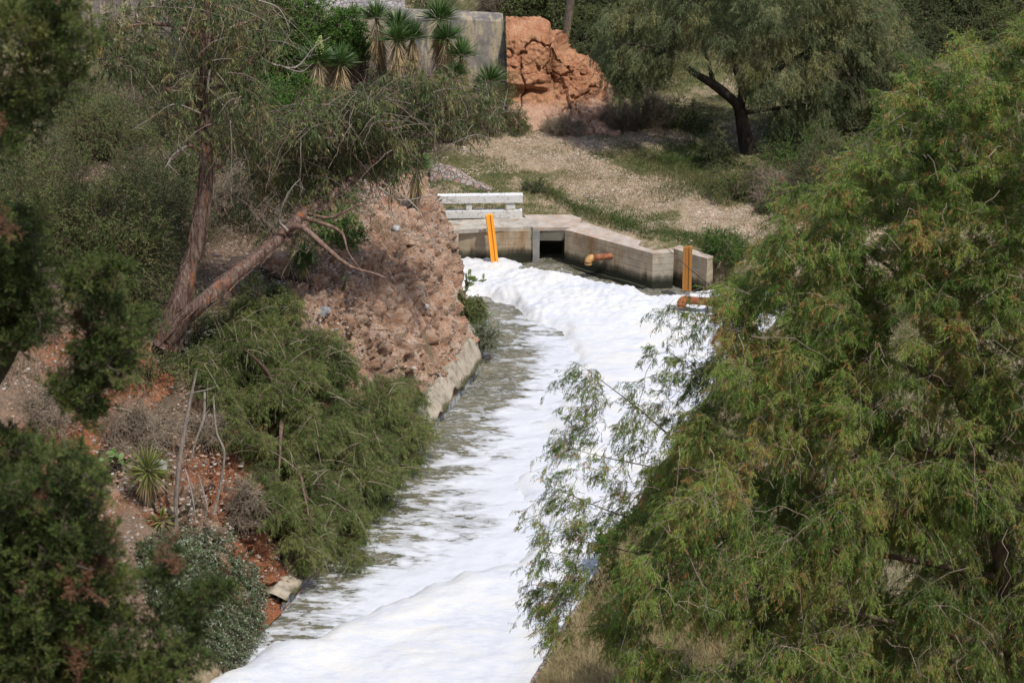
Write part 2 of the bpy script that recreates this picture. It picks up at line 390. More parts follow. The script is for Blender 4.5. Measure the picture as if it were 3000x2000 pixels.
tag(rk, 'steep pinkish conglomerate rock face cut along the left bank of the channel', 'rock face', kind='structure')
RV = V.reshape(-1, 3)
# embedded stones, loose pebbles (icosahedra squashed)
phi = (1+5**.5)/2
ico = unit(np.array([(-1, phi, 0), (1, phi, 0), (-1, -phi, 0), (1, -phi, 0), (0, -1, phi), (0, 1, phi), (0, -1, -phi), (0, 1, -phi), (phi, 0, -1), (phi, 0, 1), (-phi, 0, -1), (-phi, 0, 1)], float))
icoT = np.array([(0, 11, 5), (0, 5, 1), (0, 1, 7), (0, 7, 10), (0, 10, 11), (1, 5, 9), (5, 11, 4), (11, 10, 2), (10, 7, 6), (7, 1, 8), (3, 9, 4), (3, 4, 2), (3, 2, 6), (3, 6, 8), (3, 8, 9), (4, 9, 5), (2, 4, 11), (6, 2, 10), (8, 6, 7), (9, 8, 1)])
def stones(cen, size, rng, flat=.6):
    n_ = len(cen); sc = size[:, None]*rng.uniform(.6, 1.2, (n_, 3)); sc[:, 2] *= flat
    V_ = ico[None]*(1+rng.uniform(-.22, .22, (n_, 12, 1)))*sc[:, None]
    th = rng.uniform(0, 6.28, n_); c_, s_ = np.cos(th), np.sin(th)
    x_ = V_[..., 0]*c_[:, None]-V_[..., 1]*s_[:, None]; y_ = V_[..., 0]*s_[:, None]+V_[..., 1]*c_[:, None]
    V_ = np.stack([x_, y_, V_[..., 2]], -1)+cen[:, None]
    return V_.reshape(-1, 3), (icoT[None]+np.arange(n_)[:, None, None]*12).reshape(-1, 3), np.repeat(rng.random(n_), 12)
n = NT('stone'); f = n.attr(); gx = n.noise(30, 4)
c = n.ramp(f, [(0, (.33, .20, .13)), (.3, (.45, .33, .25)), (.55, (.30, .28, .27)), (.8, (.50, .46, .41)), (1, (.40, .22, .13))])
STONE = n.done(n.mix(.35, c, n.ramp(gx, [(.3, .12), (.7, .5)]), 'MULTIPLY'), .9, n.bump(gx, .4, .01))
rng = np.random.default_rng(5)
sel = rng.choice(len(RV), 36000, replace=False); sz = .011+.045*rng.random(36000)**5+.04*(rng.random(36000) > .994)
sel_ok = (edge.ravel()[sel] > .6)
b = MB(); vv, t3, rr = stones(RV[sel][sel_ok], sz[sel_ok], rng, .8); b.add(vv, T=t3, rnd=rr)
tag(b.build('stones', STONE), 'grey and pink pebbles and cobbles set in the conglomerate rock face', 'stones', kind='stuff')
# pebbles and flat stones on the worn track
m_ = 90000; px_ = rng.uniform(-6, 14, m_); py_ = rng.uniform(62, 77, m_)
k_ = (path_mask(px_, py_)*.50+.14+.75*fbm(np.stack([px_*.7, py_*1.3, px_*0], -1), 3, 8) > rng.random(m_)*.95+.12) & (py_ > YN(px_)+1.1)
px_, py_ = px_[k_], py_[k_]
b = MB(); vv, t3, rr = stones(np.stack([px_, py_, HH(px_, py_)+.004], -1), .018+.06*rng.random(len(px_))**2.2, rng, .3); b.add(vv, T=t3, rnd=rr)
n = NT('track_stone'); TRK = n.done(n.mix(.4, n.ramp(n.attr(), [(0, (.38, .27, .18)), (.3, (.50, .38, .28)), (.55, (.34, .29, .24)), (.8, (.56, .47, .38)), (1, (.45, .28, .19))]), n.ramp(n.noise(.9, 4), [(.35, .25), (.65, .75)]), 'MULTIPLY'), .95)
tag(b.build('gravel', TRK), 'pale flat pebbles scattered over the worn track across the terrace', 'gravel', kind='stuff')
# ================================================================== WATER AND FOAM
def polydist(x, y, poly):
    """signed distance, + inside"""
    a = np.asarray(poly); b = np.roll(a, -1, 0); best = np.full(x.shape, 1e9); ins = np.zeros(x.shape, bool)
    for (ax, ay), (bx, by) in zip(a, b):
        ex, ey = bx-ax, by-ay; t = np.clip(((x-ax)*ex+(y-ay)*ey)/(ex*ex+ey*ey+1e-9), 0, 1)
        best = np.minimum(best, np.hypot(x-ax-t*ex, y-ay-t*ey))
        c_ = ((ay > y) != (by > y)) & (x < (bx-ax)*(y-ay)/(by-ay+1e-12)+ax); ins ^= c_
    return np.where(ins, best, -best)
FP = [(1270, 775), (1340, 761), (1391, 752), (1438, 756), (1484, 749), (1509, 758), (1552, 773), (1541, 782), (1567, 782), (1600, 790), (1649, 801), (1700, 815), (1752, 828), (1831, 843), (1878, 851), (1909, 866), (1957, 864), (2010, 862), (2100, 845), (2300, 835), (2400, 900), (2300, 1100), (2100, 1400), (1900, 1600), (1700, 2000), (1500, 2250),
      (300, 2250), (500, 2050), (650, 1960), (740, 1912), (815, 1866), (862, 1857), (921, 1861), (972, 1829), (1053, 1798), (1125, 1764), (1210, 1727), (1240, 1704), (1295, 1700), (1338, 1668), (1440, 1650), (1508, 1640), (1542, 1585), (1560, 1540), (1526, 1475), (1478, 1409), (1497, 1385), (1590, 1338), (1583, 1261), (1545, 1232), (1600, 1207), (1622, 1153), (1690, 1127), (1650, 1080), (1668, 1042), (1630, 968), (1560, 945), (1527, 930), (1490, 890), (1424, 872), (1330, 880), (1290, 860)]
FPW = [tuple(G(u, v, .05)[:2]) for u, v in FP]
gx = np.arange(-12, 12.5, .065); gy = np.arange(30, 67.5, .075)
WX, WY = np.meshgrid(gx, gy, indexing='ij'); p2 = np.stack([WX, WY, WX*0], -1)
wob = .16*fbm(p2*1.6, 3, 101)+.05*fbm(p2*7, 2, 102)
sd = polydist(WX, WY, FPW)+wob
fl = np.stack([WX*.55+WY*.25, WY*.95-WX*.25, WX*0], -1)        # stretched along the current
up_ = sst(56, 61, WY)
w3, _ = worley(np.stack([WX, WY*1.0, WX*0], -1)*4.6, 103); w4, _ = worley(np.stack([WX, WY, WX*0], -1)*10, 104)
bil = .085*np.clip(1-w3, 0, 1)**1.2+.06*np.clip(1-w4, 0, 1)
hgt = (.09+.13*up_)*sst(0, .6, sd)+.06*sst(.1, 1.2, sd)+up_*sst(0, .3, sd)*(bil+.20*fbm(p2*.8, 4, 105))
low = 1-up_
hgt += low*sst(0, .6, sd)*(.10*fbm(fl*.7, 4, 106)+.05*np.abs(fbm(fl*1.9, 3, 107))+.008*fbm(fl*9, 2, 108)+.012*fbm(fl*4, 2, 118))
lip = sst(0, .35, sd)*sst(1.8, .5, sd)*sst(46, 43, WY); hgt += .13*lip
FZ = -.05+hgt
q = grid_quads(len(gx), len(gy)); s_ = sd.ravel()
q = q[(s_[q] > -.12).any(1) & (WY.ravel()[q[:, 0]] < 66)]
used = np.unique(q); rm = np.full(len(s_), -1); rm[used] = np.arange(len(used))
n = NT('foam')
fb = n.noise(26, 5, .7); fa = n.math('ADD', n.math('MULTIPLY', n.noise(1.4, 4, .6, n.co((.5, 1.1, 1)), .6), .6), n.math('MULTIPLY', n.noise(5.5, 5, .65, n.co((.4, 1.3, 1), (0, 0, .2)), .8), .4)); fc = n.noise(7, 4, .6, n.co((.5, 1.2, 1), (0, 0, .35)))
c = n.ramp(fa, [(.32, (.45, .48, .535)), (.47, (.555, .57, .60)), (.62, (.615, .602, .565))])
FOAM = n.done(c, .75, n.bump(n.math('ADD', fb, n.math('MULTIPLY', fc, 1.5)), .5, .03), spec=.25)
fo = mk('foam', np.stack([WX.ravel()[used], WY.ravel()[used], FZ.ravel()[used]], -1), rm[q], FOAM, smooth=True)
tag(fo, 'thick white foam covering most of the channel below the culvert', 'foam', kind='stuff')
# water
gy2 = gy
dw = np.clip(WX-XL(WY), 0, 30)
PV = lambda u, v: G(u, v, 0)[:2]
cov = .52+.0*WX
band = sst(52.5, 50, WY)                      # streaked film of foam downstream
cov = .470*(1-band)+.550*band
cov = cov-.22*sst(41.9, 40.0, WY+.0*WX)*sst(3.2, 1.2, dw)
cov = cov-.11*sst(1.9, .3, dw)*sst(40, 43, WY)
cov = cov+.20*sst(-1.6, -.1, sd)*(WY < 58)
cov = np.where(WY > 60, .34, cov)
turb = np.maximum(sst(60.5, 62, WY), .55)
wz = .055*fbm(fl*1.7, 4, 111)+.022*fbm(fl*6, 3, 112)+.10*sst(60.5, 63, WY)*(fbm(p2*1.4, 4, 113)*.7+.55*sst(64.8, 62.6, WY)*0)
green = np.exp(-(((WX-1.45)/.7)**2+((WY-63.3)/1.1)**2)); wz = wz+.16*green
n = NT('water')
cw_ = n.co((.5, 1.35, 1), (0, 0, .16))
st1 = n.noise(1.25, 3, .5, cw_, 1.5); st2 = n.noise(5.5, 4, .6, cw_, .9); st3 = n.noise(19, 3, .6, cw_)
f = n.math('ADD', n.math('ADD', n.math('MULTIPLY', st1, .62), n.math('MULTIPLY', st2, .40)), n.math('MULTIPLY', st3, .10))
val = n.math('ADD', n.math('SUBTRACT', n.attr('cov'), .5), n.math('SUBTRACT', f, .06))
m = n.ramp(val, [(.465, 0), (.49, .5), (.54, .66), (.62, 1)])
wc = n.ramp(n.noise(1.2, 3, .5), [(.35, (.095, .090, .055)), (.65, (.165, .15, .095))])
col = n.mix(m, wc, (.53, .55, .585))
ln_ = n.noise(2.6, 4, .6, n.co((.5, 1.5, 1), (0, 0, .30)), 2.2)
lines = n.math('MULTIPLY', n.ramp(n.math('ABSOLUTE', n.math('SUBTRACT', ln_, .5)), [(0, .85), (.022, .35), (.045, 0)]), n.ramp(st2, [(.42, .15), (.58, 1)]))
col = n.mix(lines, col, (.54, .56, .59))
rg = n.ramp(m, [(0, .06), (1, .7)])
WATER = n.done(col, rg, n.bump(n.math('ADD', n.noise(5, 6, .68, n.co((.6, 1.4, 1), (0, 0, .2)), .6), n.math('MULTIPLY', m, .2)), n.math('SUBTRACT', .85, n.math('MULTIPLY', m, .62)), .10), spec=.5)
wat = mk('water', np.stack([WX, WY, wz], -1), grid_quads(len(gx), len(gy)), WATER, smooth=True, attrs={'cov': cov.ravel()})
tag(wat, kind='structure')

# ================================================================== CONCRETE WORKS
CON = concrete_mat('board_marked_concrete', stain=.8)
CONP = concrete_mat('weathered_slab', (.42, .385, .33), stain=.1, boards=False)
CONT = concrete_mat('wall_top', (.46, .39, .33), rust=(.38, .24, .15), stain=.6, boards=False)
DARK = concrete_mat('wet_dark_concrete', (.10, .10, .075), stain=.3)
def jit(V, a=.006, s=1): return V + a*np.stack([vn(V*3+17*i, s+i) for i in range(3)], -1)
def sub_prism(xy, z0, z1, step=.25):
    """closed prism over polygon xy (ccw), sides subdivided, as tris+quads"""
    xy = np.asarray(xy, float); pts = []
    for a, b_ in zip(xy, np.roll(xy, -1, 0)):
        k = max(1, int(np.hypot(*(b_-a))/step)); pts += [a+(b_-a)*i/k for i in range(k)]
    pts = np.array(pts); n_ = len(pts); nz = max(2, int((np.mean(z1)-z0)/step)+1)
    zz = np.linspace(0, 1, nz); z1v = np.broadcast_to(z1, (n_,)) if np.ndim(z1) == 0 else z1
    V = np.array([[p[0], p[1], z0+(zt-z0)*t] for t in zz for p, zt in zip(pts, z1v)])
    Q = [(j*n_+i, j*n_+(i+1) % n_, (j+1)*n_+(i+1) % n_, (j+1)*n_+i) for j in range(nz-1) for i in range(n_)]
    return V, np.array(Q), pts, n_, nz
import mathutils
from mathutils.geometry import tessellate_polygon
def prism(b, xy, z0, z1, m=0, mtop=None, j=.008, step=.3, bevel=.03):
    V, Q, pts, n_, nz = sub_prism(xy, z0, z1, step)
    V = jit(V, j)
    b.add(V, Q, m=m)
    top = V[(nz-1)*n_:]; T = np.array(tessellate_polygon([[Vector((p[0], p[1], 0)) for p in top]]))
    for t_ in range(len(T)):
        a_, b_, c_ = [top[i][:2] for i in T[t_]]
        if (b_[0]-a_[0])*(c_[1]-a_[1])-(b_[1]-a_[1])*(c_[0]-a_[0]) < 0: T[t_] = T[t_][::-1]
    b.add(top+[0, 0, .0], T=T, m=m if mtop is None else mtop)
    bot = V[:n_]; b.add(bot, T=T[:, ::-1], m=m)
g2 = lambda u, v, z=1.3: tuple(G(u, v, z)[:2])
def addbevel(o, w=.02, seg=2):
    md = o.modifiers.new('bevel', 'BEVEL'); md.width = w; md.segments = seg; md.limit_method = 'ANGLE'; md.angle_limit = R(50); return o
def weld(o):
    md = o.modifiers.new('weld', 'WELD'); md.merge_threshold = .0008; return o
# culvert: deck, back wall, pier, gate frame, lintel
cul = thing('culvert', 'board marked concrete culvert with a flat deck slab over the head of the channel', 'culvert', (0, 0, 0))
b = MB(); prism(b, [g2(1250, 678), g2(1583, 661), g2(1600, 655), g2(1534, 637), g2(1250, 648)], 1.16, 1.3, j=.012)
addbevel(weld(b.build('deck', CONP, cul)), .015)
A_ = np.array([-2.0, 64.42]); B_ = G(1562, 768, 0)[:2]+[0, -.02]
nb = unit(np.array([-(B_-A_)[1], (B_-A_)[0]])); 
b = MB(); prism(b, [A_-(B_-A_)*.35, B_, B_+nb*.35, A_-(B_-A_)*.35+nb*.35], -1.0, 1.155, j=.01)
addbevel(weld(b.build('back_wall', CON, cul)), .02)
pc = np.array([-1.98, 64.22])
b = MB(); th = np.linspace(0, 2*math.pi, 13)[:-1]; prism(b, [(pc[0]+.15*math.cos(t), pc[1]+.15*math.sin(t)) for t in th], -1, 1.155, j=.012)
prism(b, [(pc[0]-.48, pc[1]-.12), (pc[0]-.17, pc[1]-.12), (pc[0]-.17, pc[1]+.5), (pc[0]-.48, pc[1]+.5)], -1, 1.15)
weld(b.build('pier', CON, cul))
gl = G(1560, 769, 0)[:2]; gr = G(1656, 776, 0)[:2]; gl2 = np.array(gl); gr2 = np.array([gr[0]+.02, gl[1]-.05])
GREY = concrete_mat('grey_gate_frame', (.27, .27, .26), stain=.1, boards=False)
b = MB(); prism(b, [gl2+[.0, -.06], gl2+[.24, -.04], gl2+[.24, .9], gl2+[.0, .9]], -1, 1.17, j=.014)
weld(b.build('gate_jamb', GREY, cul))
b = MB(); prism(b, [gl2+[.245, .02], [gr2[0]-.06, gl2[1]+.0], [gr2[0]-.06, gl2[1]+.3], gl2+[.245, .3]], .80, 1.16, j=.012)
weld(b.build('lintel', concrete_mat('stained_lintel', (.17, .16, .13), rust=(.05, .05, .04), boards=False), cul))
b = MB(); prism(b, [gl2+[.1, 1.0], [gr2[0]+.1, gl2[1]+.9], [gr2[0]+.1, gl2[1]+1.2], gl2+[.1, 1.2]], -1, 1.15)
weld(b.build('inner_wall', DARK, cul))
b = MB(); prism(b, [[gl2[0]+.0, gl2[1]-.03], [gr2[0]+.45, gl2[1]+.0], [gr2[0]+.6, gl2[1]+1.3], [gl2[0]-.3, gl2[1]+1.3]], 1.175, 1.29, j=.01)
weld(b.build('roof_slab', CONT, cul))
# wing wall
C0 = g2(1655, 673); C1 = g2(1912, 742); C2 = g2(1974, 738)
wing = thing('wing_wall', 'long angled concrete wing wall with rust streaks and the short straight pipe in it', 'retaining wall')
d_ = unit(np.array(C1)-C0); nrm_ = np.array([-d_[1], d_[0]])
mid_ = np.array(C0)+(np.array(C1)-C0)*.78
b = MB(); prism(b, [C0, C1, np.array(C1)+nrm_*.24+d_*.1, mid_+nrm_*.30, mid_+nrm_*.75-d_*.2, np.array(C0)+nrm_*1.05], -1, 1.3, 0, 1)
weld(b.build('wall', [CON, CONT], wing))
b = MB(); e1 = np.array(C1)+[.012, 0]
prism(b, [e1, C2, np.array(C2)+[0, .45], np.array(C1)+[.05, .30]], -1, 1.29, 0, 1, j=.006)
weld(b.build('return_wall', [concrete_mat('pale_board_concrete', (.40, .36, .29), stain=.2), CONT], wing))
b = MB(); q0 = np.array(C0)-nrm_*.22+d_*.3; q1 = np.array(C1)-nrm_*.20-d_*.2
prism(b, [q0, q1, q1+nrm_*.18, q0+nrm_*.2], -1, .10, j=.05)
weld(b.build('footing', DARK, wing))
D0 = g2(1969, 727); D1 = g2(2064, 756); dd2 = unit(np.array(D1)-D0); n2 = np.array([-dd2[1], dd2[0]])
b = MB(); prism(b, [np.array(D0)-n2*.02, np.array(D1)+dd2*.12, np.array(D1)+dd2*.12+n2*.32, np.array(D0)+n2*.4], -1, 1.31, 0, 1)
o = weld(b.build('concrete_wall', [CON, CONT])); tag(o, 'short concrete wall stub behind the second orange post, beside the round green bush', 'retaining wall')
# railing
WH = NT('white_paint'); f = WH.noise(9, 5, .65); f2 = WH.noise(2.5, 4, .6)
c = WH.mix(WH.ramp(f, [(.53, 0), (.66, .8)]), (.62, .62, .61), (.24, .24, .21)); c = WH.mix(WH.ramp(f2, [(.55, 0), (.75, .3)]), c, (.62, .60, .55))
WHITE = WH.done(c, .7, WH.bump(f, .3, .01))
rail = thing('bridge_railing', 'white painted concrete railing with two beams and two short posts on the deck slab', 'railing')
r0 = np.array(g2(1288, 641)); r1 = np.array(g2(1530, 638)); rd = unit(r1-r0); rn = np.array([-rd[1], rd[0]]); Lr = np.hypot(*(r1-r0))
def bar(name, a0, a1, w0, w1, z0, z1, mat=None, j=.007):
    b = MB(); prism(b, [r0+rd*a0+rn*w0, r0+rd*a1+rn*w0, r0+rd*a1+rn*w1, r0+rd*a0+rn*w1], z0, z1, j=j, step=.15)
    return addbevel(weld(b.build(name, mat or WHITE, rail)), .018)
bar('kerb_beam', -.3, Lr, 0, .24, 1.3, 1.56); bar('top_beam', -.5, Lr+.02, -.02, .26, 1.86, 2.13)
s_ = Lr/242.
bar('post', s_*78, s_*94, .03, .20, 1.56, 1.858); rp = bar('post', s_*193, s_*222, .03, .20, 1.56, 1.858)
# faint stencilled characters low on the wide post
tcu = bpy.data.curves.new('lettering', 'FONT'); tcu.body = '0+780'; tcu.size = .105; tcu.extrude = .002
to = bpy.data.objects.new('lettering', tcu); COL.objects.link(to); bpy.context.view_layer.update()
me = bpy.data.meshes.new_from_object(to.evaluated_get(bpy.context.evaluated_depsgraph_get())); bpy.data.objects.remove(to)
pm_ = NT('ochre_paint'); OCH = pm_.done((.55, .42, .22), .8); me.materials.append(OCH)
lo = bpy.data.objects.new('lettering', me); COL.objects.link(lo); lo.parent = rp
pp = r0+rd*(s_*197)+rn*.018; lo.location = (pp[0], pp[1], 1.60); lo.rotation_euler = (R(90), 0, math.atan2(rd[1], rd[0])); lo.scale = (1, .55, 1)
# orange posts
def hpost(name, base, top, w, label, yaw=0, fade=False):
    n = NT(name+'_paint'); f = n.noise(6, 5, .7, n.co((1, 1, .3)))
    cc = n.mix(n.ramp(f, [(.5, 0), (.8, .8 if fade else .25)]), (.90, .36, .03) if not fade else (.33, .145, .028), (.34, .12, .03) if not fade else (.20, .09, .04))
    M = n.done(cc, .5, n.bump(f, .2, .01), spec=.4)
    t = thing(name, label, 'post', tuple(base))
    L = np.array(top)-base; a = w/2; f_ = .035
    def plate(nm, x0, x1, y0, y1, h=1.0, mt=M):
        b = MB(); c_, s__ = math.cos(yaw), math.sin(yaw); V = []
        for k in range(7):
            for (x, y) in ((x0, y0), (x1, y0), (x1, y1), (x0, y1)): V.append(L*(k/6*h)+[x*c_-y*s__, x*s__+y*c_, 0])
        Q = [(k*4+i, k*4+(i+1) % 4, k*4+4+(i+1) % 4, k*4+4+i) for k in range(6) for i in range(4)]+[(24, 25, 26, 27), (3, 2, 1, 0)]
        b.add(V, Q); return addbevel(b.build(nm, mt, t), .004, 1)
    plate('flange', -a, -a+f_*2.2, -.07, .09, .98); plate('flange', a-f_*2.6, a, -.08, .09); plate('web', -a+f_*2.2+.003, a-f_*2.6-.003, -.035, .06, .995)
    return t
hpost('orange_post', P(1449, 766, 63.95), P(1433, 628, 64.0), .25, 'bright orange steel channel post leaning in front of the white railing', .15)
hpost('rusty_post', P(2012, 850, 60.9), P(2015, 722, 61.0), .30, 'faded orange and rusty steel post beyond the end of the wing wall', -.1, True)
# pipes with elbows
n = NT('rust'); f = n.noise(7, 5, .65)
RUST = n.done(n.ramp(f, [(.3, (.10, .035, .018)), (.5, (.22, .075, .035)), (.75, (.36, .16, .07))]), .7, n.bump(f, .3, .01))
n = NT('ochre_elbow'); f = n.noise(8, 5, .65)
OCHE = n.done(n.ramp(f, [(.3, (.34, .12, .045)), (.5, (.46, .27, .10)), (.75, (.52, .34, .15))]), .6, n.bump(f, .3, .01))
def pipe(p0, p1, r, label, em):
    t = thing('outlet_pipe', label, 'pipe', tuple(p0)); p0 = np.array(p0); p1 = np.array(p1); d = unit(p1-p0); L = np.linalg.norm(p1-p0)
    def lathe(nm, pts, rad, mt, k=20):
        V, Q = tubes(np.array([pts])-p0, np.array([rad]), k); b = MB(); b.add(V, Q, smooth=True); return b.build(nm, mt, t)
    s = np.linspace(0, 1, 8)[:, None]; lathe('pipe', p0+(p1-p0)*s, [r]*8, RUST)
    an = np.linspace(0, math.pi/2, 10); c = p1+[0, 0, -r*1.15]
    pts = [p1-d*.02]+[c+d*math.sin(a)*r*1.15+np.array([0, 0, 1.])*math.cos(a)*r*1.15 for a in an]
    pts = np.array(pts); lathe('elbow', np.vstack([pts, pts[-1]+[0, 0, -.05]]), [r*1.13]+[r*1.13]*10+[r*1.13], em)
    lathe('collar', [pts[-1]+[0, 0, -.03], pts[-1]+[0, 0, -.08]], [r*1.2, r*1.2], em); lathe('bore', [pts[-1]+[0, 0, .05], pts[-1]+[0, 0, -.07]], [r*.95, r*.95], RUST)
    return t
wp = np.array(C0)+(np.array(C1)-C0)*.56
pipe((wp[0], wp[1]+.1, .80), (wp[0]-.72, wp[1]-.12, .80), .11, 'rusty pipe with an ochre elbow jutting from the wing wall', OCHE)
e0 = G(2120, 893, .55); pipe((e0[0]+.4, e0[1]-.05, .62), tuple(G(2010, 885, .55)+[0, 0, .07]), .13, 'orange rusty elbow pipe low over the foam behind the feathery branches', concrete_mat('orange_elbow', (.48, .16, .055), stain=.2, boards=False, wet=False))

# left lining wall: slanting slab with a broken, undercut lower edge
b = MB(); yy = np.arange(40.9, 57.6, .06); prof = []
yn_ = np.stack([yy*0, yy*.9, yy*0], -1)
lipz = .42+.34*fbm(yn_*1.1, 3, 201)+.18*fbm(yn_*4, 2, 205)+.25*sst(50.5, 52, yy)*0
topz = 1.12-.45*sst(44, 41.5, yy)+.22*fbm(yn_*.8, 3, 202)+.10*fbm(yn_*3.1, 3, 204)
bulge = .07*fbm(yn_*2.2, 3, 203)
secs = []
for d_, z_ in [(.10, -.6), (.10, .0), (.10, None)]: secs.append((d_+0*yy, (z_+0*yy) if z_ is not None else lipz-.05))
secs += [(-.03-bulge, lipz-.03), (-.04-bulge, lipz+.03), (.11-bulge*.8, lipz*.5+topz*.5), (.24-bulge*.5, lipz*.2+topz*.8), (.33+0*yy, topz), (.38+0*yy, topz-.01), (.62+0*yy, topz-.12), (.70+0*yy, topz-.5)]
S = np.array([np.stack([XL(yy)-d_, yy, z_], -1) for d_, z_ in secs])       # (k, ny, 3)
# resample across for texture
ks = np.linspace(0, len(secs)-1, 44); S2 = np.array([S[int(k)]*(1-(k % 1))+S[min(int(k)+1, len(secs)-1)]*(k % 1) for k in ks])
S2 += (.02*fbm(S2*3, 3, 210)+.010*fbm(S2*11, 2, 211))[..., None]*np.array([1, .2, .5])
b.add(S2.reshape(-1, 3), grid_quads(len(ks), len(yy), True), smooth=True)
n = NT('lining_concrete'); f = n.noise(2.6, 6, .62); g_ = n.noise(18, 4, .6); st = n.noise(6, 4, .6, n.co((1, 1, .2)))
z = n.n('ShaderNodeSeparateXYZ'); n.put(z.inputs[0], n.co())
c = n.ramp(f, [(.3, (.20, .165, .12)), (.5, (.33, .285, .22)), (.7, (.40, .35, .28))])
c = n.mix(n.ramp(st, [(.5, 0), (.7, .7)]), c, (.12, .11, .085))
zz = n.math('ADD', z.outputs[2], n.math('MULTIPLY', n.math('SUBTRACT', n.noise(1.6, 3), .5), .5))
c = n.mix(n.ramp(zz, [(.28, 1), (.44, .9), (.55, 0)]), c, n.ramp(n.noise(9, 4), [(.35, (.03, .035, .012)), (.65, (.10, .09, .03))]))
c = n.mix(n.ramp(zz, [(.18, 1), (.30, 0)]), c, n.ramp(st, [(.35, (.12, .13, .13)), (.5, (.32, .34, .35)), (.7, (.52, .54, .56))]))
LIN = n.done(c, n.ramp(zz, [(.2, .25), (.5, .85)]), n.bump(n.math('ADD', f, n.math('MULTIPLY', g_, .4)), .6, .04))
o = b.build('lining_wall', LIN); tag(o, 'undercut concrete lining wall with a mossy broken lower edge at the foot of the rock face', 'retaining wall')
# right bank masonry edging
b = MB(); yy = np.arange(34, 58.5, .08); yn_ = np.stack([yy*0+9, yy*2.2, yy*0], -1)
secs = [(-.02, -.6), (.0, .2), (.04, .50), (.09, .58), (.30, .60), (.48, .56), (.52, .2)]
S = np.array([np.stack([XR(yy)+d_-.05+.05*fbm(yn_+i, 3, 221), yy, z_+.05*fbm(yn_*1.3+i*.3, 3, 222)], -1) for i, (d_, z_) in enumerate(secs)])
b.add(S.reshape(-1, 3), grid_quads(len(secs), len(yy)), smooth=False)
n = NT('rubble_masonry'); v1 = n.voro(5.5, out='Color'); vd = n.voro(5.5, feature='DISTANCE_TO_EDGE'); sp_ = n.n('ShaderNodeSeparateColor'); n.put(sp_.inputs[0], v1)
c = n.mix(n.ramp(vd, [(.03, 1), (.09, 0)]), n.ramp(sp_.outputs[0], [(0, (.36, .20, .13)), (.3, (.30, .27, .25)), (.6, (.42, .33, .27)), (1, (.25, .22, .20))]), (.13, .10, .08))
MASON = n.done(n.mix(.5, c, n.ramp(n.noise(12, 4), [(.3, .5), (.7, 1.0)]), 'MULTIPLY'), .9, n.bump(n.ramp(vd, [(0, 0), (.12, 1)]), .7, .04))
tag(b.build('stone_edging', MASON), 'low rubble stone edging along the grassy right bank', 'edging')
# small rubble wall behind the railing
a0 = hit(1262, 512); a1 = hit(1440, 562)
b = MB(); N_ = 26
pts = []
for i in range(N_):
    t = i/(N_-1); p = a0*(1-t)+a1*t; top = .26*(1-t)**1.0+.05
    gz = on(p[0], p[1])[2]
    for (oy, z_) in ((-.75*(1-t)-.15, -.15), (-.25*(1-t)-.08, top*.75), (0, top), (.25, top), (.5, -.2)): pts.append((p[0], p[1]+oy, gz+z_))
b.add(jit(np.array(pts), .03), grid_quads(N_, 5, False), smooth=False)
tag(b.build('rubble_wall', MASON), 'low sloping rubble wall of pink and grey cobbles behind the white railing', 'stone wall')
# dam wall
n = NT('dam_concrete'); f = n.noise(1.1, 6, .62); g_ = n.noise(9, 5, .65); st = n.noise(1.5, 6, .7, n.co((1.7, .6, .35), (0, R(24), 0)))
c = n.ramp(f, [(.3, (.09, .082, .076)), (.48, (.165, .15, .137)), (.6, (.235, .205, .165)), (.75, (.30, .255, .195))])
c = n.mix(n.ramp(st, [(.5, 0), (.56, .8)]), c, (.35, .29, .19)); c = n.mix(n.ramp(g_, [(.54, 0), (.66, .65)]), c, (.105, .095, .09))
DAM = n.done(c, .92, n.bump(g_, .4, .03))
dam = thing('dam_wall', 'high sloping concrete buttress wall stained grey and buff behind the yuccas', 'dam wall')
topL = [P(1474, 60, 76), P(1330, 52, 76), P(1180, 46, 76), P(1060, 38, 76), P(900, 30, 76)]+[np.array([x, 76.0, 6.7+.02*(-x)]) for x in (-10, -14, -18, -24, -32)]
b = MB(); secs = []
for i, p in enumerate(topL):
    sh = .42 if i == 0 else .0
    secs.append([(p[0]+(.55 if i == 0 else .45), 74.6, -.5), (p[0]+(.42 if i == 0 else .35), 74.9, 1.5), (p[0]+.2, 75.4, p[2]-2), (p[0], 75.95, p[2]-.06), (p[0], 76.0, p[2]), (p[0]-.02, 77.1, p[2]+.02), (p[0]+.1, 77.2, p[2]-1.2), (p[0]+.4, 77.3, 0)])
S = np.array(secs); S2 = smooth_path(S.reshape(len(secs), -1), 90).reshape(90, 8, 3)
S3 = np.array([[S2[i, int(k)]*(1-k % 1)+S2[i, min(7, int(k)+1)]*(k % 1) for k in np.linspace(0, 7, 50)] for i in range(90)])
S3 = S3+np.array([0, 1, 0])*(.05*fbm(S3*1.2, 4, 231))[..., None]
b.add(S3.reshape(-1, 3), grid_quads(90, 50, False)); S3c = S3[0]
b.build('face', DAM, dam)
b = MB(); cen = S3c.mean(0); b.add(np.vstack([S3c, cen]), T=[(i, 50, i+1) for i in range(49)]+[(49, 50, 0)]); b.build('end_face', DAM, dam)
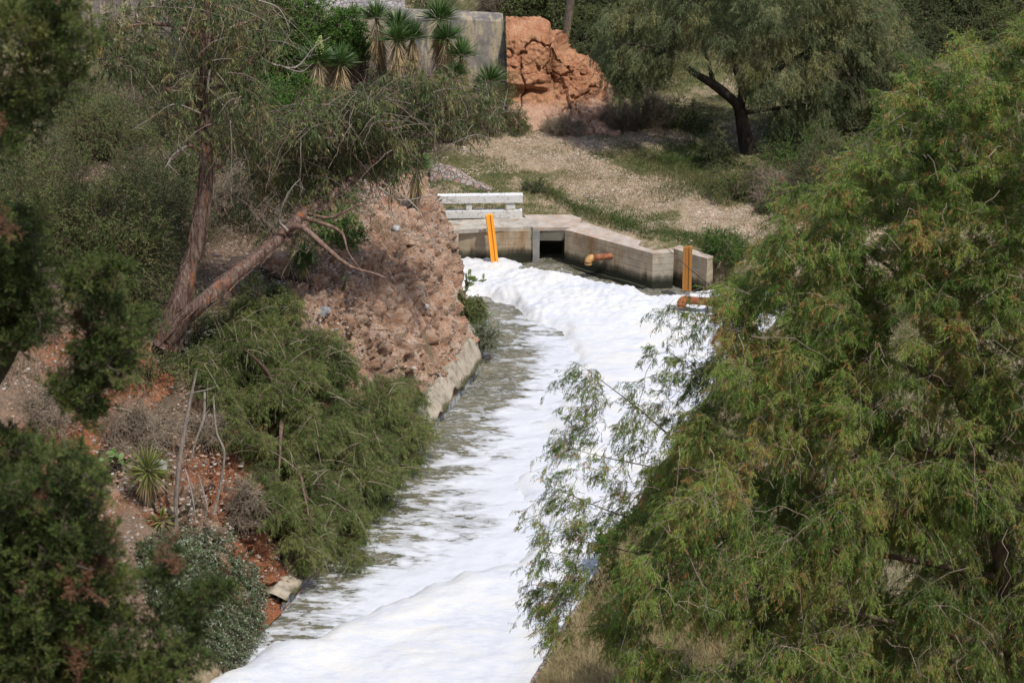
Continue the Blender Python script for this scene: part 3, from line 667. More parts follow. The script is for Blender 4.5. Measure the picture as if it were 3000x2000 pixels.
# cobbled ramp behind the wall top
n = NT('cobbles'); v1 = n.voro(6, out='Color', co=n.co((1, .6, 1))); vd = n.voro(6, feature='DISTANCE_TO_EDGE', co=n.co((1, .6, 1))); sp_ = n.n('ShaderNodeSeparateColor'); n.put(sp_.inputs[0], v1)
c = n.mix(n.ramp(vd, [(.04, 1), (.1, 0)]), n.ramp(sp_.outputs[0], [(0, (.22, .20, .20)), (1, (.36, .33, .32))]), (.12, .10, .09))
COB = n.done(c, .9, n.bump(vd, .5, .03))
l0 = P(905, 34, 77.15); l1 = P(1190, 44, 77.15); V = []
for i in range(12):
    t = i/11
    for j_ in range(12):
        s = j_/11; x0 = l0[0]*(1-s)+l1[0]*s; x = x0+(-1.2*t); V.append((x, 77.2+t*9, l0[2]-.02+t*2.6+.05*math.sin(i*3+j_)))
rmp = mk('pavement', V, grid_quads(12, 12, True), COB); tag(rmp, kind='structure')

# red outcrop beyond the terrace
tops = [(1486, 92), (1500, 90), (1530, 90), (1565, 92), (1600, 97), (1630, 110), (1645, 135), (1662, 160), (1690, 168), (1725, 182), (1755, 205), (1775, 240), (1790, 290), (1800, 340), (1830, 372)]
tp = np.array([P(u, v, 76.0) for u, v in tops]); ux = np.linspace(tp[0, 0], tp[-1, 0], 260); zt_ = np.interp(ux, tp[:, 0], tp[:, 2])
nt = 190; tpar = np.linspace(0, 1, nt); V = np.zeros((260, nt, 3))
for i in range(260):
    zb = 1.45; pr = np.array([(73.0, zb-.2), (73.4, zb+.5), (74.5, zb+(zt_[i]-zb)*.35), (74.95, zb+(zt_[i]-zb)*.62), (75.1, zb+(zt_[i]-zb)*.75), (75.4, zt_[i]-.15), (75.9, zt_[i]), (77.5, zt_[i]-.2), (79.5, zt_[i]-1.6)])
    kk = np.linspace(0, 8, nt); V[i, :, 0] = ux[i]; V[i, :, 1] = np.interp(kk, range(9), pr[:, 0]); V[i, :, 2] = np.interp(kk, range(9), pr[:, 1])
du = np.gradient(V, axis=0); dv = np.gradient(V, axis=1); N = unit(np.cross(du, dv))
N *= np.sign((N*np.array([0, -1, .4])).sum(-1, keepdims=True)+1e-9)
hf = (V[..., 2]-1.45)/(zt_[:, None]-1.45+.01)
cr = P(1500, 245, 75)[2]-.10*(V[..., 0]-V[0, 0, 0])
step_ = .32*sst(-.04, .04, V[..., 2]-cr+.08*fbm(V*2, 3, 301))*sst(1.6, 1.2, V[..., 0])*sst(73.6, 74.4, V[..., 1])
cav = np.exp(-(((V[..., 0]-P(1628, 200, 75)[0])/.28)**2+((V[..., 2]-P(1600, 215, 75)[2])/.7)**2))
w1, id1 = worley(V*np.array([1.0, 1.0, .8])+.35*fbm(V*1.3, 3, 305)[..., None], 302); rdg = 1-2*np.abs(fbm(V*1.1, 4, 303))
w2, _ = worley(V*5.5, 306); w5, _ = worley(V*12, 307)
WV = V+.2*np.stack([fbm(V*1.6, 3, 341), fbm(V*1.6, 3, 342), fbm(V*1.6, 3, 343)], -1)
disp = .16*fbm(V*.8, 4, 304)+.24*facets(WV*np.array([.42, .8, .45]), 350)+.05*facets(WV*1.9, 360)+step_-.5*cav-.18*sst(.80, 1, rdg)+.07*fbm(V*6, 3, 305)+.07*(.5-w2)+.03*(.5-w5)
V = V+N*disp[..., None]
n = NT('red_rock'); a = n.noise(1.6, 5, .6); b_ = n.noise(14, 5, .7)
z = n.n('ShaderNodeSeparateXYZ'); n.put(z.inputs[0], n.co())
base = n.ramp(n.math('ADD', n.math('MULTIPLY', a, .55), n.math('MULTIPLY', b_, .45)), [(.3, (.20, .085, .045)), (.44, (.33, .15, .08)), (.56, (.41, .22, .125)), (.7, (.48, .31, .20)), (.85, (.52, .43, .35))])
lowm = n.ramp(n.math('ADD', z.outputs[2], n.math('MULTIPLY', a, 1.3)), [(.50*5/5, 1), (1, 1)])
c = n.mix(n.math('MULTIPLY', n.ramp(n.math('SUBTRACT', 3.75, n.math('ADD', z.outputs[2], n.math('MULTIPLY', a, 1.4))), [(.1, 0), (.4, .75)]), n.ramp(b_, [(.35, .3), (.6, 1)])), base, (.44, .33, .26))
c = n.mix(n.math('MULTIPLY', n.attr('darkening'), .6), c, (.10, .045, .025))  # shade of the cavity and cracks painted into the rock colour
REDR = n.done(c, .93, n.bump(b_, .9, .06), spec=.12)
o = mk('rock_outcrop', V, grid_quads(260, nt, False), REDR, smooth=True, attrs={'darkening': np.clip(cav+sst(.85, 1, rdg)*.5, 0, 1).ravel()})
tag(o, 'tall red and orange rock outcrop at the right end of the dam wall', 'rock')
# ================================================================== PLANTS
DK = 3000/2352.
def Dp(u, v, Y): return P(u*DK, v*DK, Y)
def inpoly(x, y, poly):
    a = np.asarray(poly, float); ins = np.zeros(np.shape(x), bool)
    for (ax, ay), (bx, by) in zip(a, np.roll(a, -1, 0)):
        ins ^= ((ay > y) != (by > y)) & (x < (bx-ax)*(y-ay)/(by-ay+1e-12)+ax)
    return ins
def sample_poly(poly, n, rng):
    a = np.asarray(poly, float); out = np.zeros((0, 2))
    while len(out) < n:
        q = rng.uniform(a.min(0), a.max(0), (n*3, 2)); out = np.vstack([out, q[inpoly(q[:, 0], q[:, 1], a)]])
    return out[:n]
def limb(pts, n=14):
    """pts: (u, v, Y, radius) in overview pixels -> (n,4) world"""
    w = np.array([[*Dp(u, v, Y), r] for u, v, Y, r in pts]); return smooth_path(w, n)
def grow(limbs, targets, rng, tip=.006, sag=.12, wig=.12, m=8, rk=.6):
    nodes = np.vstack(limbs); paths = []
    d0 = np.array([np.min(((nodes[:, :3]-t)**2).sum(1)) for t in targets]); order = np.argsort(d0)
    cap = len(nodes)+len(targets)*(m-2); N4 = np.zeros((cap, 4)); N4[:len(nodes)] = nodes; k = len(nodes)
    for i in order:
        t = targets[i]; dv_ = N4[:k, :3]-t; d2 = np.sqrt((dv_**2).sum(1)) + .35*np.clip(N4[:k, 2]-t[2], 0, 9)
        j = int(np.argmin(d2)); a = N4[j, :3]; L = np.linalg.norm(t-a)+1e-3
        r0 = min(N4[j, 3]*rk, tip+.011*L+.25*N4[j, 3]); s = np.linspace(0, 1, m)[:, None]
        w = rng.normal(size=3)*wig*L; w2_ = rng.normal(size=3)*wig*.5*L
        q = a*(1-s)+t*s+w*np.sin(s*math.pi)+w2_*np.sin(s*2*math.pi)+np.array([0, 0, sag*L])*np.sin(s*math.pi)
        r = r0+(tip-r0)*s[:, 0]**.8; pth = np.hstack([q, r[:, None]]); paths.append(pth)
        N4[k:k+m-2] = pth[2:]; k += m-2
    return paths
def add_tubes(b, paths, k=5, m=0, rnd=None, kn=0):
    if not len(paths): return
    a = np.array(paths); r = a[..., 3]
    if kn: r = r*(1+kn*fbm(a[..., :3]*6, 3, 5))
    V, Q = tubes(a[..., :3], r, k); b.add(V, Q, m=m, smooth=True, rnd=0 if rnd is None else rnd)
def twigs(cen, rad, per, L, rng, out=None, bias=(0, 0, 0), droop=.3, m=5, spread=1.0, jit_=.5):
    n_ = len(cen)*per; c = np.repeat(cen, per, 0); rr = np.repeat(np.broadcast_to(rad, (len(cen),)), per)
    p0 = c+rng.normal(size=(n_, 3))*rr[:, None]*jit_
    d = unit(rng.normal(size=(n_, 3)))*spread+np.array(bias)
    if out is not None: d = d+np.repeat(unit(cen-out), per, 0)*.9
    d = unit(d); Ls = L*rng.uniform(.5, 1.25, n_)[:, None]
    p1 = p0+d*Ls*.55; p2 = p0+d*Ls; p2[:, 2] -= droop*Ls[:, 0]
    return bez(p0, p1, p2, m), np.repeat(np.arange(len(cen)), per)
def on_twig(tw, ns, rng, lo=.15):
    n_, m, _ = tw.shape; s = rng.uniform(lo, 1, (n_, ns))*(m-1.001); i = s.astype(int); f = (s-i)[..., None]
    ar = np.arange(n_)[:, None]; a = tw[ar, i]; c = tw[ar, i+1]
    return (a*(1-f)+c*f).reshape(-1, 3), unit(c-a).reshape(-1, 3)
def sprays(b, tw, cid, crnd, ns, nl, SL, LW, LL, rng, droop=.6, spread=.6, m=0, amp=.35, brown=0):
    base, tan = on_twig(tw, ns, rng); n_ = len(base)
    ax = unit(tan*.7+rng.normal(size=(n_, 3))*spread+np.array([0, 0, -droop]))
    sd_ = unit(np.cross(ax, rng.normal(size=(n_, 3))))
    k = np.arange(nl); t = (k+.4)/nl; sg = np.where(k % 2 == 0, 1, -1)
    S = SL*rng.uniform(.6, 1.3, n_)
    bb = base[:, None]+ax[:, None]*(t[None, :, None]*S[:, None, None])
    dd_ = ax[:, None]*1.0+sd_[:, None]*(sg[None, :, None]*.55)+rng.normal(size=(n_, nl, 3))*.12
    V, Q = leaves(bb.reshape(-1, 3), dd_.reshape(-1, 3), LL*rng.uniform(.6, 1.25, n_*nl), LW, rng, droop=.12)
    rn = np.clip(np.repeat(crnd[cid], ns)+rng.normal(size=n_)*amp*.5, 0, 1)
    if brown: rn = np.where(rng.random(n_) < brown, 1.0, rn*.82)
    b.add(V, Q, m=m, rnd=np.repeat(np.repeat(rn, nl), 4))
def simple_leaves(b, tw, cid, crnd, nl, L, W, rng, droop=.1, m=0, amp=.35, tb=.5, sp_=.9):
    base, tan = on_twig(tw, nl, rng, .1); n_ = len(base)
    d = unit(tan*tb+rng.normal(size=(n_, 3))*sp_+np.array([0, 0, -droop]))
    V, Q = leaves(base, d, L*rng.uniform(.6, 1.3, n_), W*rng.uniform(.7, 1.2, n_), rng, droop=.05)
    rn = np.clip(np.repeat(crnd[cid], nl)+rng.normal(size=n_)*amp*.5, 0, 1); b.add(V, Q, m=m, rnd=np.repeat(rn, 4))

M_FEATH = leaf_mat('feathery_leaves', [(0.088, 0.157, 0.033), (0.177, 0.262, 0.055), (0.265, 0.353, 0.081), (0.323, 0.327, 0.098), (0.442, 0.223, 0.098)], .42)
M_BANK = leaf_mat('weeping_leaves', [(0.083, 0.127, 0.035), (0.151, 0.209, 0.057), (0.232, 0.285, 0.086), (0.315, 0.310, 0.113)], .42)
M_PIRUL = leaf_mat('grey_green_leaves', [(0.089, 0.127, 0.057), (0.152, 0.196, 0.089), (0.221, 0.253, 0.120), (0.329, 0.316, 0.127)], .38)
M_EUC = leaf_mat('long_leaves', [(0.068, 0.108, 0.042), (0.125, 0.174, 0.070), (0.194, 0.234, 0.090), (0.262, 0.276, 0.120), (0.296, 0.204, 0.096)], .38)
M_JUN = leaf_mat('juniper_sprigs', [(0.032, 0.053, 0.013), (0.070, 0.107, 0.025), (0.123, 0.166, 0.041), (0.171, 0.185, 0.053)], .32)
M_JBR = leaf_mat('dead_sprigs', [(.12, .06, .035), (.20, .10, .055)], .1)
M_GREEN = leaf_mat('olive_leaves', [(0.051, 0.080, 0.026), (0.096, 0.140, 0.043), (0.155, 0.194, 0.064), (0.220, 0.232, 0.085)], .33)
M_DARK = leaf_mat('dark_leaves', [(0.036, 0.055, 0.023), (0.068, 0.094, 0.037), (0.114, 0.143, 0.056), (0.162, 0.179, 0.078)], .28)
M_BRIGHT = leaf_mat('bright_leaves', [(.045, .10, .018), (.08, .17, .03), (.13, .24, .045)], .35)
M_SILV = leaf_mat('silvery_leaves', [(0.060, 0.102, 0.042), (0.108, 0.162, 0.072), (0.240, 0.288, 0.192), (0.360, 0.408, 0.312)], .2)
M_DRY = leaf_mat('dry_leaves', [(.08, .065, .04), (.14, .11, .07), (.21, .17, .11)], .2)
M_YELLOW = leaf_mat('yellow_blossom', [(.34, .20, .02), (.50, .31, .03)], .2)
M_CREAM = leaf_mat('cream_curls', [(.42, .32, .18), (.55, .46, .30)], .2)
M_GRASS = leaf_mat('grass_blades', [(.055, .11, .024), (.10, .15, .042), (.17, .175, .07), (.28, .235, .13), (.38, .32, .20)], .3, patch=.35)
M_STRAW = leaf_mat('straw_blades', [(.20, .19, .08), (.38, .31, .16), (.52, .43, .25)], .3)
T_GREY = bark_mat('grey_twigs', (.15, .13, .11), (.27, .235, .20), (.38, .345, .30), 20)
T_TAN = bark_mat('tan_stalks', (.15, .115, .08), (.27, .215, .155), (.38, .32, .24), 16)
T_BROWN = bark_mat('brown_twigs', (.06, .038, .028), (.13, .085, .062), (.21, .15, .11), 14)
T_DARK = bark_mat('dark_bark', (.012, .010, .009), (.035, .028, .022), (.075, .06, .048), 6)
T_PALE = bark_mat('pale_stems', (.20, .15, .11), (.32, .26, .20), (.42, .36, .30), 12)
n = NT('peeling_bark')
cs = n.co((1.2, 1.2, .16), (R(8), R(-22), 0)); f = n.noise(9, 6, .7, cs, 1.2); f2 = n.noise(4, 4, .6, n.co((1, 1, .3)), .6); f3 = n.noise(26, 4, .6, cs)
c = n.ramp(f, [(.32, (.030, .018, .014)), (.44, (.105, .062, .046)), (.55, (.20, .135, .105)), (.68, (.30, .25, .215))])
c = n.mix(n.ramp(f2, [(.58, 0), (.67, .8)]), c, (.34, .12, .05))
EUCB = n.done(c, .85, n.bump(n.math('ADD', f, n.math('MULTIPLY', f3, .5)), 1.0, .08))

# ---- the big feathery tree in the right foreground
def jitterY(pts, Yf, rng, spread):
    return np.array([Dp(u, v, Yf(u, v)+rng.uniform(-spread, spread)) for u, v in pts])
rng = np.random.default_rng(11)
bx = Dp(2330, 1568, 27); base_ = on(10.2, 27.4, -.2)
tr = limb([(2345, 1620, 27, .19), (2310, 1330, 27.4, .16), (2250, 1030, 27.5, .12), (2200, 890, 27.6, .09), (2182, 700, 28.2, .065), (2200, 500, 28.8, .05), (2205, 300, 29.2, .03), (2228, 75, 29.4, .010)], 30)
tr = np.vstack([smooth_path(np.array([[*base_, .30], [base_[0]+.1, 27.2, base_[2]+1.6, .24], tr[0]]), 10)[:-1], tr])
lm = [tr] + [limb(p, 16) for p in [
    [(2255, 1060, 27.5, 0.055), (2000, 1010, 27, 0.039), (1750, 1000, 26.5, 0.028), (1580, 1020, 26.2, 0.019), (1470, 940, 26, 0.011), (1350, 850, 25.8, 0.003)],
    [(2310, 1330, 27.4, 0.055), (2000, 1270, 27, 0.039), (1700, 1240, 26.6, 0.025), (1450, 1190, 26.2, 0.011), (1250, 1110, 26, 0.003)],
    [(2200, 890, 27.6, 0.044), (1950, 790, 27.2, 0.030), (1780, 720, 27, 0.019), (1640, 660, 26.8, 0.011), (1520, 560, 26.7, 0.003)],
    [(2172, 700, 28, 0.039), (2010, 590, 28, 0.025), (1900, 500, 28, 0.015), (1830, 420, 28, 0.004)],
    [(2150, 500, 28.5, 0.033), (2290, 340, 28.8, 0.019), (2352, 90, 29, 0.006)],
    [(2150, 500, 28.5, 0.028), (2110, 330, 28.2, 0.017), (2090, 180, 28, 0.004)],
    [(2345, 1500, 27, 0.061), (2100, 1440, 26.6, 0.044), (1850, 1385, 26.3, 0.030), (1600, 1370, 26, 0.017), (1400, 1430, 25.8, 0.007), (1300, 1440, 25.7, 0.003)],
    [(1850, 1385, 26.3, 0.022), (1600, 1310, 26, 0.014), (1420, 1260, 25.8, 0.008), (1270, 1230, 25.6, 0.003)],
    [(1750, 1000, 26.5, 0.022), (1600, 1080, 26.1, 0.014), (1440, 1060, 25.9, 0.008), (1310, 1030, 25.8, 0.003)],
    [(2345, 1500, 27, 0.055), (2500, 1200, 28, 0.039), (2650, 900, 28.5, 0.022)], [(2255, 1060, 27.5, 0.050), (2450, 800, 28, 0.033), (2560, 450, 28.5, 0.011)],
    [(2330, 1600, 27, 0.055), (2000, 1600, 26.2, 0.033), (1700, 1570, 25.8, 0.017), (1480, 1540, 25.6, 0.006)]]]
PMAIN = [(2200, 110), (2245, 50), (2275, 170), (2352, 60), (2480, 20), (2600, 60), (2700, 700), (2650, 1700), (1640, 1700), (1560, 1560), (1440, 1500), (1400, 1440), (1430, 1380), (1500, 1200), (1520, 1080), (1620, 980), (1660, 880), (1680, 790), (1610, 740), (1700, 670), (1800, 560), (1820, 440), (1880, 420), (1960, 370), (2010, 330), (2070, 200), (2095, 165), (2150, 240)]
PSP = [(1500, 790), (1560, 690), (1680, 760), (1680, 790), (1660, 880), (1600, 1000), (1500, 1110), (1500, 1200), (1420, 1380), (1290, 1470), (1235, 1400), (1250, 1300), (1215, 1230), (1270, 1130), (1245, 1095), (1290, 1020), (1350, 1000), (1330, 850), (1370, 830), (1430, 920), (1500, 850)]
Yf = lambda u, v: 28.6-2.6*sst(2200, 1300, u)
c1 = sample_poly(PMAIN, 1420, rng)
gapm = ~(inpoly(c1[:, 0], c1[:, 1], [(1480, 1385), (1720, 1400), (1720, 1440), (1480, 1430)]) | (inpoly(c1[:, 0], c1[:, 1], [(1600, 1430), (1760, 1440), (1740, 1530), (1640, 1520)])))
c1 = c1[gapm]
w1_ = np.array([Dp(u, v, Yf(u, v)+rng.uniform(-2.6, 1.6)) for u, v in c1])
c2 = sample_poly(PSP, 90, rng); w2_ = np.array([Dp(u, v, Yf(u, v)+rng.uniform(-.5, .7)) for u, v in c2])
tree = thing('feathery_tree', 'big feathery weeping tree filling the right foreground, green with rusty tints', 'tree', tuple(base_))
o0 = np.array(base_)
paths = grow(lm, np.vstack([w1_, w2_]), rng, tip=.005, sag=.05, wig=.10)
b = MB(); add_tubes(b, [tr], 10, kn=.12)
for l_ in lm[1:]: add_tubes(b, [l_], 7, kn=.08)
add_tubes(b, paths, 5); b.build('trunk', bark_mat('feathery_tree_bark', (.05, .035, .028), (.12, .085, .065), (.22, .165, .13), 10), tree, o0)
b = MB(); out = Dp(2150, 900, 28.0)
cen = np.vstack([w1_, w2_]); cr_ = np.clip(.35+.3*rng.normal(size=len(cen)), 0, 1)
isp = np.arange(len(cen)) >= len(w1_)
for msk, per, ns in ((~isp, 17, 12), (isp, 7, 10)):
    cc = cen[msk]; tw, cid = twigs(cc, .17, per, .42, rng, out=out, bias=(-.15, -.1, .30), droop=.42)
    rr = cr_[msk]; th = np.linspace(.0042, .0018, 5)[None].repeat(len(tw), 0)
    kp = rng.random(len(tw)) < .75
    V, Q = tubes(tw[kp], th[kp], 3); b.add(V, Q, m=1, smooth=True)
    sprays(b, tw, cid, rr, ns, 7, .125, .0115, .052, rng, droop=.75, spread=.50, brown=.10, amp=.4)
# long bare pinkish twigs hanging through the crown
q = c1[rng.choice(len(c1), 750)]; cc = np.array([Dp(u, v, Yf(u, v)-1.5+rng.uniform(-1.3, 1.2)) for u, v in q])
tw, _ = twigs(cc, .1, 1, .95, rng, bias=(0, 0, .1), droop=.45, m=7); tw += .03*rng.normal(size=tw.shape)
V, Q = tubes(tw, np.linspace(.006, .0025, 7)[None].repeat(len(tw), 0), 3); b.add(V, Q, m=1, smooth=True)
b.build('crown', [M_FEATH, T_PALE], tree, o0)

# ---- weeping shrub hanging over the channel on the left bank
rng = np.random.default_rng(12)
PB = [(470, 745), (560, 710), (650, 690), (730, 760), (790, 810), (830, 880), (930, 880), (975, 950), (985, 1040), (960, 1110), (900, 1150), (840, 1190), (820, 1260), (745, 1300), (690, 1290), (640, 1190), (570, 1070), (520, 950), (440, 850), (430, 780)]
q = sample_poly(PB, 165, rng); cc = []
for u, v in q:
    g_ = hit(u*DK, v*DK); dpt = rng.uniform(.1, 1.3)*sst(430, 640, u)+.1
    Yv = min(g_[1], 52.5)-dpt; c_ = Dp(u, v, Yv); k = 8; d_ = unit(rng.normal(size=(k, 3))); d_[:, 2] = np.abs(d_[:, 2])-.25; cc += list(c_+d_*rng.uniform(.25, .48)*[1, 1, .9])
cc = np.array(cc)
bs = on(-5.7, 45.2, -.1)
ws = thing('weeping_shrub', 'dense weeping green shrub growing from the bank and trailing over the brown water', 'shrub', tuple(bs))
lm = [smooth_path(np.array([[*bs, .10], [*(bs*.6+Dp(u, v, Y_)*.4+[0, 0, .5]), .06], [*Dp(u, v, Y_), .012]]), 12) for u, v, Y_ in [(560, 800, 43.5), (650, 760, 46), (760, 900, 47), (900, 950, 49.5), (900, 1080, 47.5), (700, 1000, 44), (640, 1100, 42.5), (780, 1180, 43.5), (720, 1240, 42)]]
paths = grow(lm, cc, rng, tip=.005, sag=.15)
b = MB(); [add_tubes(b, [l_], 6, kn=.1) for l_ in lm]; add_tubes(b, paths, 4); b.build('stems', T_BROWN, ws, bs)
b = MB(); tw, cid = twigs(cc, .12, 12, .34, rng, bias=(.1, -.35, .35), droop=.35)
V, Q = tubes(tw, np.linspace(.006, .003, 5)[None].repeat(len(tw), 0), 3); b.add(V[:0], None) if 0 else b.add(V, Q, m=1)
cr_ = np.clip(.42+.30*fbm(cc*.9, 2, 6)*2+.15*rng.normal(size=len(cc)), 0, 1)
sprays(b, tw, cid, cr_, 9, 5, .12, .011, .065, rng, droop=.75, spread=.5, amp=.5)
kk = rng.choice(len(cc), 420); tw, _ = twigs(cc[kk]+[0, -.4, .1], .1, 1, .8, rng, bias=(0, -.2, 0), droop=.3, m=6)
V, Q = tubes(tw, np.linspace(.007, .003, 6)[None].repeat(len(tw), 0), 3); b.add(V, Q, m=2)
b.build('foliage', [M_BANK, T_BROWN, T_PALE], ws, bs)

# ---- eucalyptus
rng = np.random.default_rng(13)
eb = on(-8.15, 45.2, -.25)
eu = thing('eucalyptus', 'old two trunked tree with peeling red brown bark leaning over the left bank', 'tree', tuple(eb))
Y0 = 45.0
t1 = limb([(388, 790, 45.2, .36), (402, 735, 45.2, .30), (420, 670, 45.3, .235), (444, 590, 45.5, .20), (462, 500, 45.6, .185), (474, 400, 45.7, .17), (470, 300, 45.8, .15), (465, 220, 45.9, .13), (474, 120, 46, .115), (478, 10, 46, .10), (470, -90, 46, .075), (480, -200, 46, .04)], 46)
t2 = limb([(392, 775, 45.1, .27), (420, 735, 45.0, .22), (470, 690, 45.0, .19), (540, 630, 45.4, .17), (600, 582, 45.8, .155), (655, 535, 46.3, .15), (700, 488, 47, .13), (760, 450, 47.6, .12), (830, 395, 48.4, .10), (885, 350, 49, .07), (960, 328, 49.8, .05), (1040, 325, 50.5, .03), (1115, 298, 51, .012)], 46)
side = [limb(p, 14) for p in [
    [(655, 535, 46.3, .11), (690, 520, 45.9, .075), (740, 560, 45.6, .06), (800, 610, 45.4, .045), (860, 628, 45.3, .03), (890, 640, 45.2, .01)],
    [(700, 500, 46.9, .07), (780, 530, 46.5, .04), (800, 580, 46.3, .02), (830, 620, 46.1, .008)],
    [(465, 215, 45.9, .08), (520, 190, 46.4, .05), (560, 150, 46.8, .04), (600, 120, 47, .02)],
    [(474, 400, 45.7, .08), (520, 370, 46, .05), (545, 340, 46.3, .03), (600, 300, 46.6, .012)],
    [(470, 270, 45.8, .07), (400, 215, 45.6, .05), (360, 200, 45.4, .035), (330, 210, 45.3, .015)],
    [(462, 345, 45.7, .06), (430, 335, 45.3, .05), (390, 370, 45, .03), (355, 330, 44.9, .015)],
    [(760, 450, 47.6, .07), (740, 380, 47.9, .05), (720, 300, 48.2, .03), (690, 240, 48.4, .012)],
    [(885, 350, 49, .06), (940, 372, 49.4, .045), (985, 330, 49.6, .035), (996, 275, 49.8, .02), (1060, 225, 50, .008)],
    [(830, 395, 48.4, .06), (810, 330, 48.7, .045), (830, 250, 49, .03), (900, 200, 49.4, .01)],
    [(474, 90, 46, .07), (400, 60, 46, .045), (300, 60, 46, .03), (230, 100, 46, .01)],
    [(474, 110, 46, .07), (540, 60, 46.4, .045), (620, 40, 46.6, .02), (660, 20, 46.6, .01)],
    [(700, 488, 47, .05), (760, 500, 46.6, .035), (830, 470, 46.4, .02), (860, 500, 46.3, .008)]]]
b = MB(); add_tubes(b, [t1], 14, kn=.22); b.build('trunk', EUCB, eu, eb)
b = MB(); add_tubes(b, [t2], 14, kn=.22); tk = b.build('trunk', EUCB, eu, eb); tk['label'] = 'trunk leaning to the right with a bright orange stripped patch'
# shaggy bark strips
b = MB()
for tt_, nn in ((t1, 150), (t2, 150)):
    idx = rng.integers(1, len(tt_)-6, nn); a0_ = tt_[idx]; th = rng.uniform(0, 6.28, nn); o_ = np.stack([np.cos(th), np.sin(th)*.8-.2, np.sin(th)*.6], -1)
    dirs = unit(tt_[idx+1, :3]-tt_[idx, :3]); p0_ = a0_[:, :3]+o_*a0_[:, 3:4]*1.02; L_ = rng.uniform(.15, .8, nn)[:, None]
    tw = bez(p0_, p0_-dirs*L_*.5+o_*.05, p0_-dirs*L_+o_*rng.uniform(-.02, .10, (nn, 1)), 5); V, Q = tubes(tw, np.linspace(.012, .020, 5)[None].repeat(nn, 0)*rng.uniform(.5, 1.3, (nn, 1)), 4); b.add(V, Q)
b.build('peeling_bark', EUCB, eu, eb)
E1 = [(210, 70), (300, 0), (470, -40), (640, 0), (650, 110), (600, 150), (600, 270), (560, 330), (420, 330), (380, 250), (330, 150), (240, 180)]
E2 = [(700, 235), (800, 195), (900, 165), (1000, 155), (1060, 190), (1145, 205), (1150, 260), (1080, 290), (1000, 300), (950, 360), (870, 400), (760, 430), (650, 420), (570, 390), (560, 330), (620, 280)]
E3 = [(560, 400), (700, 420), (850, 420), (830, 480), (700, 560), (600, 540), (540, 480)]
q1 = sample_poly(E1, 150, rng); q2 = sample_poly(E2, 330, rng); q3 = sample_poly(E3, 22, rng)
cw = np.vstack([[Dp(u, v, 46+rng.uniform(-1.3, 1.6)) for u, v in q1], [Dp(u, v, 46.2+4.6*sst(560, 1150, u)+(rng.uniform(.35, 2.0) if (v > 300 and u < 900) else rng.uniform(-1.2, 1.2))) for u, v in q2], [Dp(u, v, 47.3+rng.uniform(-.3, .8)) for u, v in q3]])
paths = grow([t1, t2]+side, cw, rng, tip=.007, sag=.10, wig=.16)
b = MB(); [add_tubes(b, [l_], 8, kn=.15) for l_ in side]; add_tubes(b, paths, 5, kn=.1); b.build('branches', bark_mat('branch_bark', (.06, .035, .026), (.16, .10, .075), (.27, .20, .16), 10), eu, eb)
b = MB(); tw, cid = twigs(cw, .2, 9, .55, rng, bias=(0, -.1, -.05), droop=.5)
tw2, _ = twigs(cw, .3, 2, .9, rng, bias=(0, -.1, 0), droop=.3, m=6); tw2 += .02*rng.normal(size=tw2.shape)
V, Q = tubes(tw[::2], np.linspace(.005, .002, 5)[None].repeat(len(tw[::2]), 0), 3); b.add(V, Q, m=1)
V, Q = tubes(tw2, np.linspace(.009, .004, 6)[None].repeat(len(tw2), 0), 3); b.add(V, Q, m=1)
cr_ = np.clip(.40+.3*rng.normal(size=len(cw)), 0, 1)
kk = rng.random(len(tw)) < .85
simple_leaves(b, tw[kk], cid[kk], cr_, 17, .15, .028, rng, droop=1.0, amp=.5, sp_=.55)
nc = 260; ii = rng.integers(0, len(tw), nc); V, Q = leaves(tw[ii, -1], np.array([0, 0, -1])+rng.normal(size=(nc, 3))*.3, rng.uniform(.08, .16, nc), .035, rng); b.add(V, Q, m=2, rnd=.5)
b.build('crown', [M_EUC, T_BROWN, M_CREAM], eu, eb)
b = MB(); ii = rng.integers(0, len(cw), 420); tw3, _ = twigs(cw[ii]+[0, -.5, 0], .35, 1, 1.25, rng, bias=(-.1, -.1, .05), droop=.25, m=8); tw3 += np.cumsum(rng.normal(size=tw3.shape)*.018, 1)
V, Q = tubes(tw3, np.linspace(.012, .004, 8)[None].repeat(len(tw3), 0), 4); b.add(V, Q, smooth=True); o = b.build('dead_twigs', bark_mat('dead_twig_bark', (.09, .07, .06), (.19, .15, .125), (.30, .26, .23), 14), eu, eb); o['kind'] = 'stuff'
